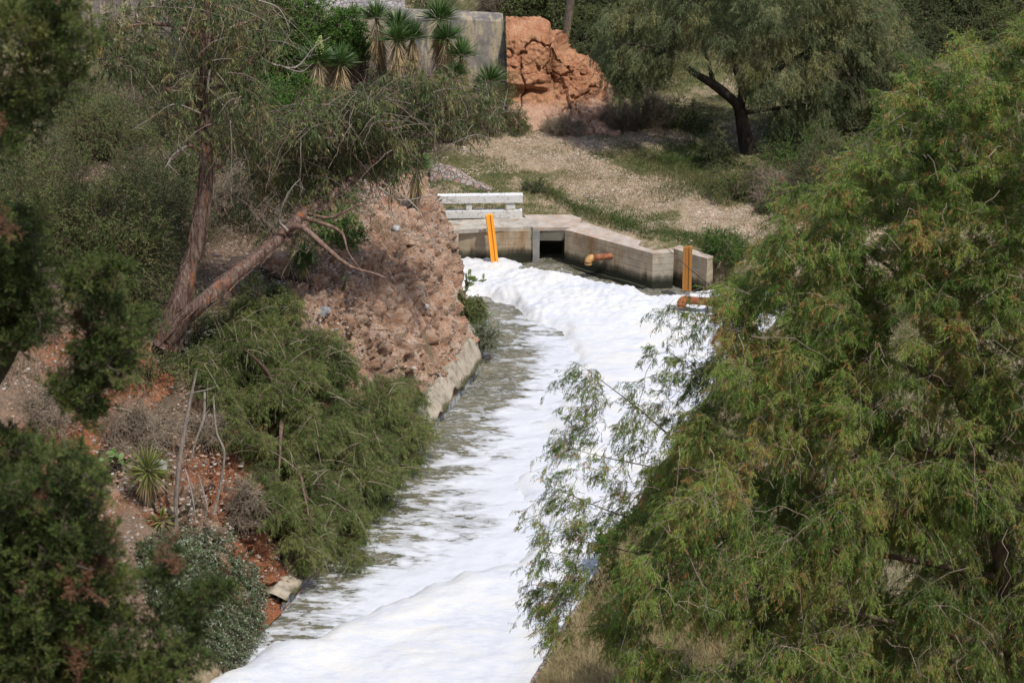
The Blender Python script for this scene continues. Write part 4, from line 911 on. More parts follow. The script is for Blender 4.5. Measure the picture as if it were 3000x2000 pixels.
# bare grey limbs, seen as arcs against the bush
BARE = [[(565, 70, 46, .03), (580, 110, 46, .03), (620, 145, 46, .028), (680, 155, 46.1, .022), (720, 110, 46.2, .014), (760, 85, 46.3, .008)],
        [(640, 150, 46, .02), (690, 165, 46, .016), (720, 145, 46, .008)], [(483, 160, 45.3, .03), (477, 200, 45.2, .028), (490, 215, 45.2, .022), (513, 243, 45.1, .014)],
        [(590, 0, 46, .02), (640, 20, 46, .016), (665, 70, 46, .01), (660, 90, 46, .006)], [(430, 335, 45, .03), (400, 355, 44.9, .026), (380, 385, 44.8, .012)],
        [(460, 260, 45, .02), (400, 240, 44.7, .016), (350, 270, 44.6, .010), (300, 300, 44.5, .006)], [(415, 290, 44.9, .016), (410, 330, 44.8, .012), (430, 355, 44.8, .006)],
        [(960, 330, 49.8, .03), (985, 350, 49.6, .022), (1040, 330, 49.6, .018), (1090, 310, 49.6, .012), (1130, 320, 49.6, .006)], [(1000, 345, 49.7, .014), (1060, 345, 49.6, .012), (1100, 355, 49.5, .005)],
        [(985, 345, 49.6, .014), (983, 300, 49.6, .012), (978, 275, 49.6, .008), (965, 240, 49.6, .006)], [(870, 430, 48, .03), (920, 460, 47.9, .02), (1000, 450, 48, .010), (1060, 470, 48, .006)],
        [(700, 520, 46, .05), (650, 600, 45.6, .0), ][:1]*2, [(660, 530, 46, .045), (640, 500, 45.9, .03), (665, 440, 45.8, .022), (690, 410, 45.8, .010)],
        [(880, 420, 48, .02), (950, 470, 47.6, .018), (980, 520, 47.4, .014), (1000, 570, 47.3, .006)], [(860, 430, 48, .018), (900, 500, 47.4, .012), (960, 545, 47.2, .01), (1020, 570, 47.0, .005)],
        [(1240, 470, 0, 0)][:0]]
BARE = [x for x in BARE if len(x) > 2]
for x in BARE:
    b = MB(); l_ = limb(x, 18); add_tubes(b, [l_], 6, kn=.15)
    for ii in rng.integers(4, 17, 7):
        tw, _ = twigs(l_[ii:ii+1, :3], .0, 1, .45, rng, bias=(0, 0, .1), droop=.2, m=6); V, Q = tubes(tw, np.linspace(.006, .003, 6)[None], 3); b.add(V, Q)
    b.build('bare_branch', T_GREY, eu, eb)

# ---- the broad tree with the black trunk on the far side of the terrace
rng = np.random.default_rng(14)
pb = hit(1722*DK, 352*DK); PY = pb[1]; pb = on(pb[0], pb[1], -.1)
pi_ = thing('spreading_tree', 'broad spreading tree with a dark forked trunk across the terrace', 'tree', tuple(pb))
tr = np.vstack([[*pb, .34]]); 
tA = smooth_path(np.array([[*pb, .36]]+[[*Dp(u, v, Y_), r] for u, v, Y_, r in [(1708, 300, PY, .27), (1700, 255, PY, .24), (1688, 235, PY, .20), (1640, 195, PY, .17), (1590, 165, PY-.3, .13), (1540, 120, PY-.6, .09), (1480, 105, PY-1, .05), (1420, 100, PY-1.2, .02)]]), 30)
lm = [tA]+[smooth_path(np.array([[*Dp(u, v, PY+y_), r] for u, v, y_, r in p]), 14) for p in [
    [(1700, 250, 0, .20), (1705, 200, 0, .14), (1690, 160, .2, .11), (1690, 90, .4, .08), (1720, 0, .6, .05), (1740, -80, .8, .02)],
    [(1690, 235, 0, .12), (1760, 180, .3, .09), (1850, 120, .6, .07), (1950, 60, 1, .04), (2020, 0, 1, .02)],
    [(1640, 195, 0, .10), (1620, 120, -.2, .07), (1600, 40, -.3, .05), (1590, -60, -.3, .02)],
    [(1700, 260, 0, .10), (1780, 250, -.4, .07), (1880, 240, -.8, .05), (1990, 250, -1, .02)]]]
PP = [(1400, 150), (1385, 100), (1390, 50), (1430, 10), (1500, -40), (1600, -110), (1750, -150), (1900, -110), (2010, -40), (2060, 60), (2110, 120), (2120, 200), (2060, 250), (1960, 250), (1880, 260), (1830, 280), (1780, 255), (1740, 215), (1700, 165), (1650, 120), (1600, 155), (1560, 185), (1520, 150), (1480, 205), (1430, 205)]
q = sample_poly(PP, 700, rng)
ctr = Dp(1750, 80, PY); cc = []
for u, v in q:
    k = 1-min(1, abs(u-1750)/380.)**2; cc.append(Dp(u, v, PY+rng.uniform(-1, 1)*(.8+3.2*k)*rng.uniform(.3, 1)))
cc = np.array(cc); paths = grow(lm, cc, rng, tip=.010, sag=.08)
b = MB(); add_tubes(b, [tA], 10, kn=.2); [add_tubes(b, [l_], 8, kn=.15) for l_ in lm[1:]]; add_tubes(b, paths, 4); b.build('trunk', T_DARK, pi_, pb)
b = MB(); tw, cid = twigs(cc, .28, 16, .55, rng, out=ctr, bias=(0, 0, .15), droop=.6)
V, Q = tubes(tw[::3], np.linspace(.010, .005, 5)[None].repeat(len(tw[::3]), 0), 3); b.add(V, Q, m=1)
cr_ = np.clip(.45+.6*fbm(cc*.7, 2, 9)+.12*rng.normal(size=len(cc)), 0, 1)
sprays(b, tw, cid, cr_, 9, 3, .18, .020, .12, rng, droop=.9, spread=.45, amp=.3); b.build('crown', [M_PIRUL, T_BROWN], pi_, pb)

# ---- junipers just in front of the camera, left
rng = np.random.default_rng(15)
def juniper(polys, Yc, base, spine, label, n_, seed):
    rng = np.random.default_rng(seed); t = thing('juniper', label, 'tree', tuple(base))
    q = np.vstack([sample_poly(p, int(n_*f), rng) for p, f in polys]); cc = np.array([Dp(u, v, Yc+rng.uniform(-.45, .45)) for u, v in q])
    sp0 = limb([(u, v, Yc+.1, r) for u, v, r in spine], 24); s0 = np.vstack([smooth_path(np.array([[*base, .16], [*((base+sp0[0, :3])/2+[.1, 0, 0]), .13], sp0[0]]), 8)[:-1], sp0])
    paths = grow([s0], cc, rng, tip=.0035, sag=-.05, wig=.14)
    b = MB(); add_tubes(b, [s0], 9, kn=.15); add_tubes(b, paths, 5, kn=.1); b.build('trunk', bark_mat('juniper_bark_%d' % seed, (.05, .04, .035), (.12, .10, .09), (.22, .19, .18), 30), t, base)
    b = MB(); tw, cid = twigs(cc, .035, 9, .115, rng, bias=(.15, -.1, .45), droop=.0)
    V, Q = tubes(tw, np.linspace(.0022, .001, 5)[None].repeat(len(tw), 0), 3); b.add(V, Q, m=2)
    cr_ = np.clip(.4+.3*rng.normal(size=len(cc)), 0, 1)
    dead = rng.random(len(cc)) < .03
    for k_, mt in ((~dead, 0), (dead, 1)):
        sel_ = k_[cid]; sprays(b, tw[sel_], cid[sel_], cr_, 14, 6, .036, .0060, .016, rng, droop=-.2, spread=.55, m=mt, amp=.6)
    b.build('foliage', [M_JUN, M_JBR, T_BROWN], t, base); return t
zb = float(HH(np.array([-3.4]), np.array([10.6]))[0])
A1 = [(-120, -60), (150, -60), (190, 30), (225, 90), (190, 120), (180, 220), (150, 280), (110, 250), (130, 180), (60, 330), (30, 360), (-120, 370)]
A2 = [(-120, 400), (-40, 470), (10, 480), (-5, 560), (-100, 560)]
B1 = [(0, 500), (50, 485), (85, 500), (100, 580), (100, 640), (120, 730), (90, 780), (40, 820), (-120, 800), (-120, 560)]
B2 = [(130, 600), (170, 620), (250, 590), (290, 610), (250, 680), (230, 740), (150, 730)]
B3 = [(190, 750), (280, 720), (355, 745), (345, 765), (290, 820), (320, 850), (280, 870), (230, 850), (170, 850)]
B4 = [(170, 850), (250, 880), (230, 960), (190, 960), (110, 900)]
B5 = [(-100, 1000), (60, 1000), (110, 1050), (60, 1100), (-100, 1110)]
juniper([(A1, .42), (A2, .06)], 10.2, np.array([-4.1, 10.2, zb-1.2]), [(-420, 900, .10), (-330, 500, .085), (-200, 250, .06), (-60, 60, .04), (60, 0, .02), (150, -50, .008)], 'blurred dark juniper reaching in from the top left corner, nearest the camera', 330, 21)
juniper([(B1, .5), (B2, .09), (B3, .14), (B4, .09), (B5, .12)], 10.8, np.array([-3.7, 10.9, zb-1.0]), [(-300, 1300, .09), (-120, 1000, .07), (0, 850, .05), (60, 700, .035), (80, 560, .02), (60, 480, .006)], 'dark middle juniper with loose sprigs over the dry slope at the left edge', 340, 22)
C1 = [(-100, 1150), (60, 1110), (110, 1040), (150, 1015), (190, 1030), (225, 1080), (240, 1120), (210, 1160), (250, 1220), (280, 1300), (290, 1400), (320, 1500), (380, 1545), (430, 1545), (450, 1640), (-100, 1640)]
C2 = [(330, 1290), (420, 1270), (430, 1330), (350, 1350)]; C3 = [(430, 1360), (520, 1350), (500, 1390), (430, 1420), (380, 1390)]; C4 = [(340, 1400), (450, 1440), (480, 1540), (400, 1540), (350, 1480)]
zb2 = float(HH(np.array([-2.6]), np.array([9.2]))[0])
juniper([(C1, .93), (C2, .02), (C3, .03), (C4, .03)], 9.3, np.array([-2.35, 9.4, zb2-.3]), [(130, 1750, .07), (140, 1568, .06), (130, 1400, .05), (150, 1250, .04), (160, 1120, .025), (150, 1010, .008)], 'leafy juniper with grey inner twigs filling the bottom left corner', 480, 23)
# ---- shrubs: placed by where their foot stands
def shrub(name, u, vb, w, h, kind, label, seed, cat='shrub', group=None, n_=None, leaf=None, base=None, lean=(0, 0), flowers=None, dens=1.0):
    """u, vb: foot in overview pixels; w, h: size in overview pixels"""
    rng = np.random.default_rng(seed)
    p = hit(u*DK, vb*DK) if base is None else np.array(base); p = on(p[0], p[1], -.05) if base is None else p
    s = pxm(p)/DK; W, Hh = w/s, h/s/.93
    mats = {'green': M_GREEN, 'dark': M_DARK, 'bright': M_BRIGHT, 'silver': M_SILV, 'dry': M_DRY, 'yellow': M_YELLOW, 'pirul': M_PIRUL, 'twig': M_DRY, 'olive': M_BANK}
    n_ = n_ or int(28+W*Hh*16*dens)
    d = unit(rng.normal(size=(n_, 3))); r = rng.random(n_)**.45; d[:, 2] = np.abs(d[:, 2])*1.0-.12
    lob = 1+.28*fbm(d*1.6+seed, 2, seed)
    c = d*(r*lob)[:, None]*np.array([W/2, W/2*.9, Hh*.9]); c[:, 2] += Hh*.12; c[:, 0] += lean[0]*c[:, 2]; c[:, 1] += lean[1]*c[:, 2]; c += p
    t = thing(name, label, cat, tuple(p), group)
    ns = max(4, min(9, int(W*3))); st = []
    for i in range(ns):
        a = rng.uniform(0, 6.28); e = p+np.array([math.cos(a)*W*.28, math.sin(a)*W*.25, Hh*rng.uniform(.45, .75)])+np.array([lean[0], lean[1], 0])*Hh*.5
        st.append(smooth_path(np.array([[*(p+[math.cos(a)*.05, math.sin(a)*.05, 0]), .02+.012*W], [*((p+e)/2+rng.normal(size=3)*.06*W), .014+.008*W], [*e, .006]]), 9))
    ci = c[rng.permutation(n_)[:min(n_, 160)]]
    paths = grow(st, ci, rng, tip=.004, sag=.05, wig=.16, m=6)
    b = MB(); [add_tubes(b, [l_], 5, kn=.1) for l_ in st]; add_tubes(b, paths, 4); b.build('stems', T_DARK if kind == 'dark' else T_BROWN if kind != 'twig' else T_TAN, t, p)
    b = MB(); Lw = .16+.10*W
    tw, cid = twigs(c, .07*W, 9, Lw, rng, out=p+[0, 0, Hh*.3], bias=(0, 0, .25), droop=.15)
    if kind == 'twig': tw2, _ = twigs(c, .08*W, 20, Lw*1.3, rng, bias=(0, 0, .2), droop=.2, m=6); tw2 += .02*rng.normal(size=tw2.shape); V, Q = tubes(tw2, np.linspace(.007, .003, 6)[None].repeat(len(tw2), 0), 3); b.add(V, Q, m=1, smooth=True)
    V, Q = tubes(tw[::2], np.linspace(.006, .003, 5)[None].repeat(len(tw[::2]), 0), 3); b.add(V, Q, m=1)
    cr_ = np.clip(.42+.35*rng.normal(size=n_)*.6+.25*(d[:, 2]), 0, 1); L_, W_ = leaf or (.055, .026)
    if kind == 'twig': simple_leaves(b, tw[::5], cid[::5], cr_, 4, L_, W_, rng)
    elif kind in ('pirul', 'olive'): sprays(b, tw, cid, cr_, 7, 4, .12, .014, .07, rng, droop=.4, spread=.5)
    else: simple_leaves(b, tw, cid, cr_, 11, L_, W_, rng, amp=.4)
    mm = [mats[kind], T_TAN if kind == 'twig' else T_BROWN]
    if flowers: 
        ii = rng.integers(0, len(tw), flowers); V, Q = leaves(tw[ii, -1], rng.normal(size=(flowers, 3)), .05, .05, rng); b.add(V, Q, m=2, rnd=.5); mm.append(M_YELLOW)
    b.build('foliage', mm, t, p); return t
S = shrub
# left slope thickets
S('shrub', 120, 640, 330, 330, 'green', 'olive thorn tree with a fine crown between the junipers and the peeling trunk', 101, cat='tree', dens=2.2)
S('shrub', 300, 700, 260, 330, 'green', 'thorn tree with thin dark stems just left of the peeling trunk', 102, cat='tree', dens=2.2)
S('shrub', 350, 560, 260, 230, 'dark', 'dark shaded shrub behind the upright peeling trunk', 103, dens=2.2)
S('shrub', 40, 760, 220, 170, 'twig', 'grey leafless shrub on the slope behind the middle juniper', 104)
S('shrub', 240, 360, 260, 150, 'green', 'green thicket below the dam wall at the upper left', 105, dens=2.2)
S('shrub', 60, 420, 220, 170, 'dark', 'dark thicket at the left edge below the dam wall', 106, dens=2.2)
S('shrub', 380, 330, 260, 170, 'dark', 'dark shrub behind the crown left of the upright trunk', 107, dens=2.2)
S('shrub', 250, 118, 120, 66, 'yellow', 'shrub covered in orange yellow blossom against the grey dam wall', 108, leaf=(.07, .05))
S('shrub', 340, 190, 200, 130, 'green', 'green bush behind the yellow blossom shrub', 109, flowers=240)
S('shrub', 620, 230, 190, 190, 'bright', 'bright green creeper covered bush between the bare branches and the dam wall', 110, leaf=(.08, .05))
S('creeper', 700, 160, 190, 120, 'bright', 'bright green creeper topping the dam wall left of the yuccas', 111, leaf=(.08, .05), base=P(700*DK, 100*DK, 75.0))
S('shrub', 660, 330, 220, 160, 'bright', 'green leafy bush under the flowering yucca', 112, leaf=(.07, .045))
S('shrub', 815, 240, 130, 140, 'twig', 'grey thorny leafless bush between the two yucca clumps', 113)
S('shrub', 560, 400, 200, 160, 'dark', 'dark bush right of the upright peeling trunk', 114)
S('shrub', 560, 520, 190, 150, 'twig', 'brown twiggy undergrowth in the fork of the two peeling trunks', 115)
S('shrub', 720, 440, 200, 130, 'green', 'green undergrowth behind the leaning trunk', 116, dens=2.2)
S('shrub', 850, 380, 180, 130, 'dark', 'dark bush behind the tip of the leaning trunk', 117)
S('shrub', 960, 330, 200, 130, 'green', 'olive bush at the foot of the yuccas', 118)
S('shrub', 1060, 310, 130, 90, 'twig', 'purplish leafless brush below the long leaved crown', 119)
S('shrub', 1145, 300, 110, 170, 'green', 'feathery green bush against the right end of the dam wall', 120, leaf=(.05, .02))
S('shrub', 1190, 305, 60, 50, 'green', 'small green tuft at the corner of dam wall and red outcrop', 121)
S('shrub', 1295, 308, 110, 46, 'twig', 'low dry shrub at the foot of the red outcrop', 122)
S('shrub', 1420, 300, 90, 80, 'twig', 'dry grey weeds at the right foot of the red outcrop', 123)
S('shrub', 1490, 285, 120, 90, 'twig', 'tall dry brown weeds left of the spreading tree', 124)
S('shrub', 1570, 290, 110, 60, 'green', 'olive and yellow weeds beneath the low limb of the spreading tree', 125, flowers=30)
S('shrub', 1420, 200, 120, 150, 'green', 'green bush hanging behind the top of the red outcrop', 126)
S('shrub', 1640, 385, 80, 90, 'dark', 'dark bush touching the left side of the black trunk', 127)
S('shrub', 1690, 455, 130, 90, 'green', 'grey green bush in front of the black trunk', 128)
S('shrub', 1780, 470, 130, 90, 'twig', 'brown scrub at the shaded edge of the terrace', 129)
S('shrub', 1850, 420, 210, 140, 'bright', 'fresh green mounded bush right of the black trunk', 130, leaf=(.05, .025))
S('shrub', 1930, 340, 230, 130, 'green', 'wide green bush behind the mounded bush', 131)
S('shrub', 1880, 480, 190, 170, 'dark', 'dark bush at the right end of the terrace', 132)
S('shrub', 1990, 440, 190, 140, 'pirul', 'silvery green oleander like bush behind the feathery tree', 133)
S('shrub', 2080, 340, 220, 180, 'dark', 'dark shrub in shade behind the top of the feathery tree', 134)
S('shrub', 1655, 637, 96, 66, 'bright', 'round bright green bush beside the concrete wall stub', 135, base=on(7.05, 62.15, -.05), leaf=(.05, .026), dens=3)
S('shrub', 1228, 436, 54, 26, 'dark', 'small dark tuft alone on the grass bank behind the railing', 136, leaf=(.06, .02))
S('shrub', 1760, 486, 50, 22, 'dark', 'little dark tuft at the edge of the track', 137, leaf=(.06, .02))
pw = [(1064, 760, 56.8, .9, 95, 130)]
S('shrub', 1060, 770, 95, 120, 'green', 'leafy bush with a few yellow flowers on the channel ledge', 138, base=P(1058*DK, 775*DK, 57.0), flowers=14, dens=4, leaf=(.075, .024))
S('shrub', 1120, 795, 75, 70, 'silver', 'thin grey green bush leaning over the brown water', 139, base=P(1105*DK, 800*DK, 56.0), dens=2, lean=(.35, 0), leaf=(.04, .02))
S('shrub', 1075, 715, 50, 55, 'green', 'upright sprig above the yellow flowered bush', 140, base=P(1090*DK, 735*DK, 57.6), dens=4, leaf=(.075, .024))
S('shrub', 780, 560, 120, 90, 'bright', 'bright green creeper patch on top of the rock face', 141, leaf=(.06, .04))
S('shrub', 610, 720, 120, 90, 'green', 'low green shrub below the orange patch of the leaning trunk', 142)
S('shrub', 440, 800, 150, 130, 'silver', 'grey green low bush in the shade left of the trunk base', 143, leaf=(.035, .02), dens=1.5)
S('shrub', 310, 1010, 200, 110, 'twig', 'purple grey mat of dead twigs on the slope', 144)
S('shrub', 200, 880, 230, 70, 'twig', 'dry brown brush on the slope between the junipers', 145)
S('shrub', 100, 960, 170, 70, 'twig', 'pale dry brush at the left edge of the slope', 146)
S('shrub', 480, 1010, 90, 80, 'twig', 'tangle of bare stems at the left edge of the weeping shrub', 147)
S('shrub', 560, 1200, 110, 120, 'twig', 'hanging dead roots and twigs beneath the weeping shrub', 148, lean=(.2, -.1))
S('shrub', 700, 1330, 100, 90, 'twig', 'tangle of pale dead roots over the end of the lining wall', 149, base=P(680*DK, 1310*DK, 42.3), leaf=(.03, .01))
S('shrub', 640, 700, 60, 50, 'silver', 'small grey leaved plant above the weeping shrub', 150, leaf=(.04, .02))
S('shrub', 1460, 1205, 60, 50, 'bright', 'bright leafy plant at the water edge showing past the feathery tree', 151, base=P(1455*DK, 1225*DK, 43.6), leaf=(.07, .05), dens=3)
S('shrub', 1400, 1265, 70, 30, 'bright', 'leaning leafy plant over the white foam on the right bank', 152, base=P(1405*DK, 1262*DK, 42.6), leaf=(.07, .05), dens=3)
S('shrub', 2000, 1500, 300, 120, 'green', 'low green bush under the feathery tree', 153)

S('shrub', 180, 560, 200, 170, 'green', 'small leaved bush on the slope left of the upright trunk', 170, dens=2.2)
S('shrub', 60, 560, 200, 180, 'dark', 'dark bush low at the left edge above the middle juniper', 171, dens=2.2)
S('shrub', 420, 470, 160, 180, 'green', 'bush seen just left of the upright trunk at mid height', 172, dens=2.2)
S('shrub', 160, 270, 240, 130, 'green', 'grey green thicket under the yellow blossom', 173, dens=2.2)
S('shrub', 520, 330, 200, 160, 'dark', 'dark shrub right behind the upright trunk top', 174)
S('shrub', 640, 470, 180, 150, 'dark', 'shaded shrub above the fork of the leaning trunk', 175)
S('shrub', 880, 270, 130, 110, 'dark', 'dark bush at the foot of the dam wall behind the yucca skirts', 176)
S('shrub', 770, 330, 160, 120, 'bright', 'leafy bush between the flowering yucca and the crown', 177, leaf=(.06, .04))
S('shrub', 1060, 250, 110, 120, 'green', 'feathery bush at the wall foot right of the yucca clump', 178, leaf=(.05, .02))
S('shrub', 330, 860, 150, 80, 'green', 'low green bush in front of the trunk base', 179)
S('creeper', 800, 180, 120, 130, 'bright', 'creeper hanging on the dam wall just left of the yuccas', 180, leaf=(.08, .05), base=P(800*DK, 130*DK, 74.8), dens=1.4)
S('creeper', 600, 150, 210, 130, 'green', 'dark green creeper on the dam wall behind the bare arching branch', 181, base=P(600*DK, 95*DK, 75.0), leaf=(.08, .05))
S('creeper', 500, 140, 160, 120, 'dark', 'dark creeper on the dam wall behind the upright trunk', 182, base=P(490*DK, 90*DK, 75.0), leaf=(.08, .05))
S('shrub', 830, 330, 150, 110, 'green', 'bush among the shaggy yucca trunks', 183)
S('shrub', 980, 250, 100, 90, 'dark', 'dark bush between the grey yucca skirts', 184)
# hillside scrub, copies of four shapes
rng = np.random.default_rng(31); pz = pxm(np.zeros(3))/DK
protos = []
for i, (k, w, h) in enumerate([('dark', 2.6, 2.0), ('dark', 3.2, 2.5), ('green', 2.6, 1.9), ('twig', 2.4, 1.7)]):
    t = shrub('hillside_shrub', 0, 0, w*pz, h*pz, k, 'x', 400+i, base=(0, 0, 0), group='scrub on the shaded hillside', n_=150, leaf=(.075, .04))
    protos.append(t)
    t['rx'] = 1.0
def dup(root, loc, rz, sc):
    r = root.copy(); COL.objects.link(r); r.location = loc; r.rotation_euler = (0, 0, rz); r.scale = (sc, sc, sc)
    for ch in root.children: c_ = ch.copy(); COL.objects.link(c_); c_.parent = r
    return r
spots = []
for _ in range(4000):
    if len(spots) >= 105: break
    u = rng.uniform(1150, 2500); v = rng.uniform(-60, 330)
    if v > 60 and u < 1900: 
        if not (1300 < u < 1500 and v < 230): continue
    h_ = hit(u*DK, v*DK)
    if h_[1] < 79.0: continue
    if h_[0] < 4.6 and h_[1] < 80.8: continue
    x, y = h_[0], h_[1]
    if all((x-a)**2+(y-b_)**2 > 1.0 for a, b_, *_ in spots): spots.append((x, y))
LABS = {}
lab = {0: 'dark dense shrub among the scrub on the shaded hillside', 1: 'tall dark shrub among the scrub on the shaded hillside', 2: 'olive green shrub among the scrub on the shaded hillside', 3: 'bare grey shrub among the scrub on the shaded hillside'}
first = [True]*4
for i, (x, y) in enumerate(spots):
    k = int(rng.choice(4, p=[.38, .3, .17, .15])); pr = protos[k]; sc = rng.uniform(.7, 1.25)*(2.6*50/ (2.6*50))*1.0
    size = sc                       # prototypes were built at the origin's pixel scale
    loc = tuple(on(x, y, -.1))
    if first[k]: pr.location = loc; pr.scale = (size,)*3; first[k] = False; o = pr
    else: o = dup(pr, loc, rng.uniform(0, 6.28), size)
    rr_ = np.array(loc)-O0; uu = rr_[0]/(rr_[1]*cp-rr_[2]*sp)*FPX+1500; vv_ = 1000-(rr_[1]*sp+rr_[2]*cp)/(rr_[1]*cp-rr_[2]*sp)*FPX
    where = 'behind the corner of the dam wall' if uu < 1560 else 'behind the red outcrop' if uu < 1800 else 'behind the spreading tree left half' if uu < 2230 else 'behind the spreading tree right half' if uu < 2680 else 'above the feathery tree'
    hgt_ = 'low' if vv_ > 150 else 'high'
    o['label'] = ['dark dense shrub', 'tall dark shrub', 'olive green shrub', 'bare grey shrub'][k]+' %s on the hillside ' % hgt_+where
for pr in protos:
    if 'rx' in pr: del pr['rx']
for o in bpy.data.objects:
    if 'rx' in o: del o['rx']
hw = shrub  # far background beyond the dam ramp
S('shrub', 980, 8, 160, 50, 'green', 'low green shrubs on the bank above the cobbled ramp', 160, base=(-5.2, 84.5, 7.3), dens=.8)
S('shrub', 1110, 30, 130, 60, 'green', 'thin green bush above the dam wall, left of its corner', 161, base=(-3.5, 79.5, 5.2), dens=.8)
S('shrub', 680, 8, 180, 60, 'twig', 'dry brush above the dam wall at the top edge', 162, base=(-9.6, 80.5, 6.4))

# ---- yuccas
SKIRT = leaf_mat('dead_yucca_leaves', [(.20, .17, .13), (.33, .26, .16), (.50, .38, .20), (.55, .46, .30)], .15)
YUC = leaf_mat('yucca_leaves', [(.03, .075, .014), (.06, .125, .025), (.10, .17, .04)], .2, rough=.4, spec=.5)
YUC2 = leaf_mat('pale_yucca_leaves', [(.09, .14, .03), (.16, .20, .05), (.28, .26, .09)], .25, rough=.45)
def yucca(u, v, r, Y, label, seed, base=None, skirt=1.0, flower=False, mat=None, tall=True, droop=0, nl=210):
    rng = np.random.default_rng(seed); c = Dp(u, v, Y); s = pxm(c)/DK; L = r/s*1.55
    bp = on(c[0]+rng.uniform(-.3, .3), Y+.4, -.1) if base is None else np.array(base); t = thing('yucca', label, 'yucca', tuple(bp))
    pth = smooth_path(np.array([[*bp, .13], [*((bp+c)/2+[rng.uniform(-.15, .15), 0, 0]), .10], [*(c-[0, 0, .02]), .075]]), 14)
    b = MB(); add_tubes(b, [pth], 9, kn=.3); b.build('trunk', T_BROWN, t, bp)
    n_ = nl; z = rng.uniform(-.15 if not droop else -.7, 1, n_); a = rng.uniform(0, 6.28, n_); q = np.sqrt(np.clip(1-z*z, 0, 1)); d = np.stack([q*np.cos(a), q*np.sin(a), z+.12], -1)
    b = MB(); Ls = L*rng.uniform(.8, 1.1, n_); p0_ = c+d*.04; p2_ = p0_+unit(d)*Ls[:, None]; p2_[:, 2] -= .06*Ls
    side = unit(np.cross(unit(d), rng.normal(size=(n_, 3))*.3+[0, 0, 1])); w = .030
    V = np.stack([p0_-side*w*.5, p0_*.55+p2_*.45-side*w*.6+[0, 0, .012], p2_, p0_*.55+p2_*.45+side*w*.6+[0, 0, .012]], 1); b.add(V.reshape(-1, 3), np.arange(n_*4).reshape(-1, 4), rnd=np.repeat(rng.random(n_), 4)); b.build('rosette', mat or YUC, t, bp)
    n_ = int(420*skirt)+60; b = MB(); Ls = (skirt+.3)*rng.uniform(0, 1, n_)*L*1.25; a = rng.uniform(0, 6.28, n_); k = np.minimum(Ls/max(.01, np.linalg.norm(c-bp)), .9)[:, None]
    p0_ = c*(1-k)+bp*k; o_ = np.stack([np.cos(a), np.sin(a), -rng.uniform(.9, 3.2, n_)*(1+.8*k[:, 0])], -1); p0_ = p0_+unit(o_)*.03
    V, Q = leaves(p0_, o_, L*rng.uniform(.55, .95, n_), .034, rng, droop=.15); rn = np.clip(1-k[:, 0]*2.2-.15*rng.random(n_), 0, 1); b.add(V, Q, rnd=np.repeat(rn, 4)); b.build('dead_leaves', SKIRT, t, bp)
    if flower:
        b = MB(); n_ = 190; h = rng.random(n_); rr = .13*np.sin(np.clip(h*1.05+.1, 0, 1)*math.pi)+.02; a = rng.uniform(0, 6.28, n_)
        top = c+np.array([.12, 0, .85]); ps = c+(top-c)*(.25+.75*h[:, None])+np.stack([np.cos(a)*rr, np.sin(a)*rr, 0*a], -1)
        V, Q = leaves(ps, rng.normal(size=(n_, 3))*.5+[0, 0, -.8], .07, .055, rng); b.add(V, Q, rnd=.7); V, Q = tubes(np.array([[c, (c+top)/2, top]]), np.array([[.02, .015, .008]]), 6); b.add(V, Q)
        b.build('flower_spike', leaf_mat('yucca_flowers', [(.30, .36, .10), (.55, .60, .25)], .3), t, bp)
    return t
yucca(865, 42, 36, 73.6, 'tall yucca highest on the left of the main clump before the dam wall', 501, skirt=1.3)
yucca(915, 62, 36, 73.2, 'yucca partly hidden behind its neighbour in the middle of the clump', 502)
yucca(912, 92, 34, 72.4, 'yucca with a bright tan skirt in the middle of the clump', 503, skirt=1.5)
yucca(948, 88, 34, 73.0, 'yucca leaning right with an orange tan skirt', 504, skirt=.8)
yucca(1008, 45, 40, 73.6, 'tallest yucca, its dark green head above the dam wall top', 505, skirt=2.4, nl=260)
yucca(1028, 90, 36, 72.6, 'yucca with a long grey skirt below and right of the tallest one', 506, skirt=2.2)
yucca(1060, 128, 34, 72.0, 'yucca with a bright green head leaning right on the right of the clump', 507, skirt=.4)
yucca(1050, 172, 26, 71.4, 'smaller yucca below the bright green leaning one', 508, skirt=1.0)
yucca(730, 138, 36, 66.5, 'yucca carrying a green and cream flower spike', 509, flower=True, skirt=.9)
yucca(782, 145, 34, 67, 'yucca right beside the flowering one', 510, skirt=1.0)
yucca(1122, 188, 34, 72.5, 'yucca half hidden in leaves at the right end of the crown', 511, skirt=1.1)
yucca(958, 388, 36, 57.6, 'single dark yucca on top of the rock face behind the railing end', 512, skirt=.5)
hb = hit(335*DK, 1150*DK); c0 = Dp(340, 1082, hb[1]-.15)
yucca(340, 1082, 44, hb[1]-.15, 'yellow green yucca with spreading stiff leaves on the red slope', 513, base=hb, mat=YUC2, skirt=.55, droop=1, nl=150)
hb = hit(695, 1320) ; hb = hit(697*DK, 640*DK); yucca(695, 596, 30, hb[1]-.1, 'small drooping dark yucca on the lip of the rock face', 514, base=hb, skirt=.3, droop=1, nl=170)
yucca(372, 1195, 24, hit(372*DK, 1200*DK)[1]-.1, 'small yellowing yucca low beside the bottom left juniper', 515, base=hit(372*DK, 1208*DK), mat=YUC2, skirt=.2, droop=1, nl=60)
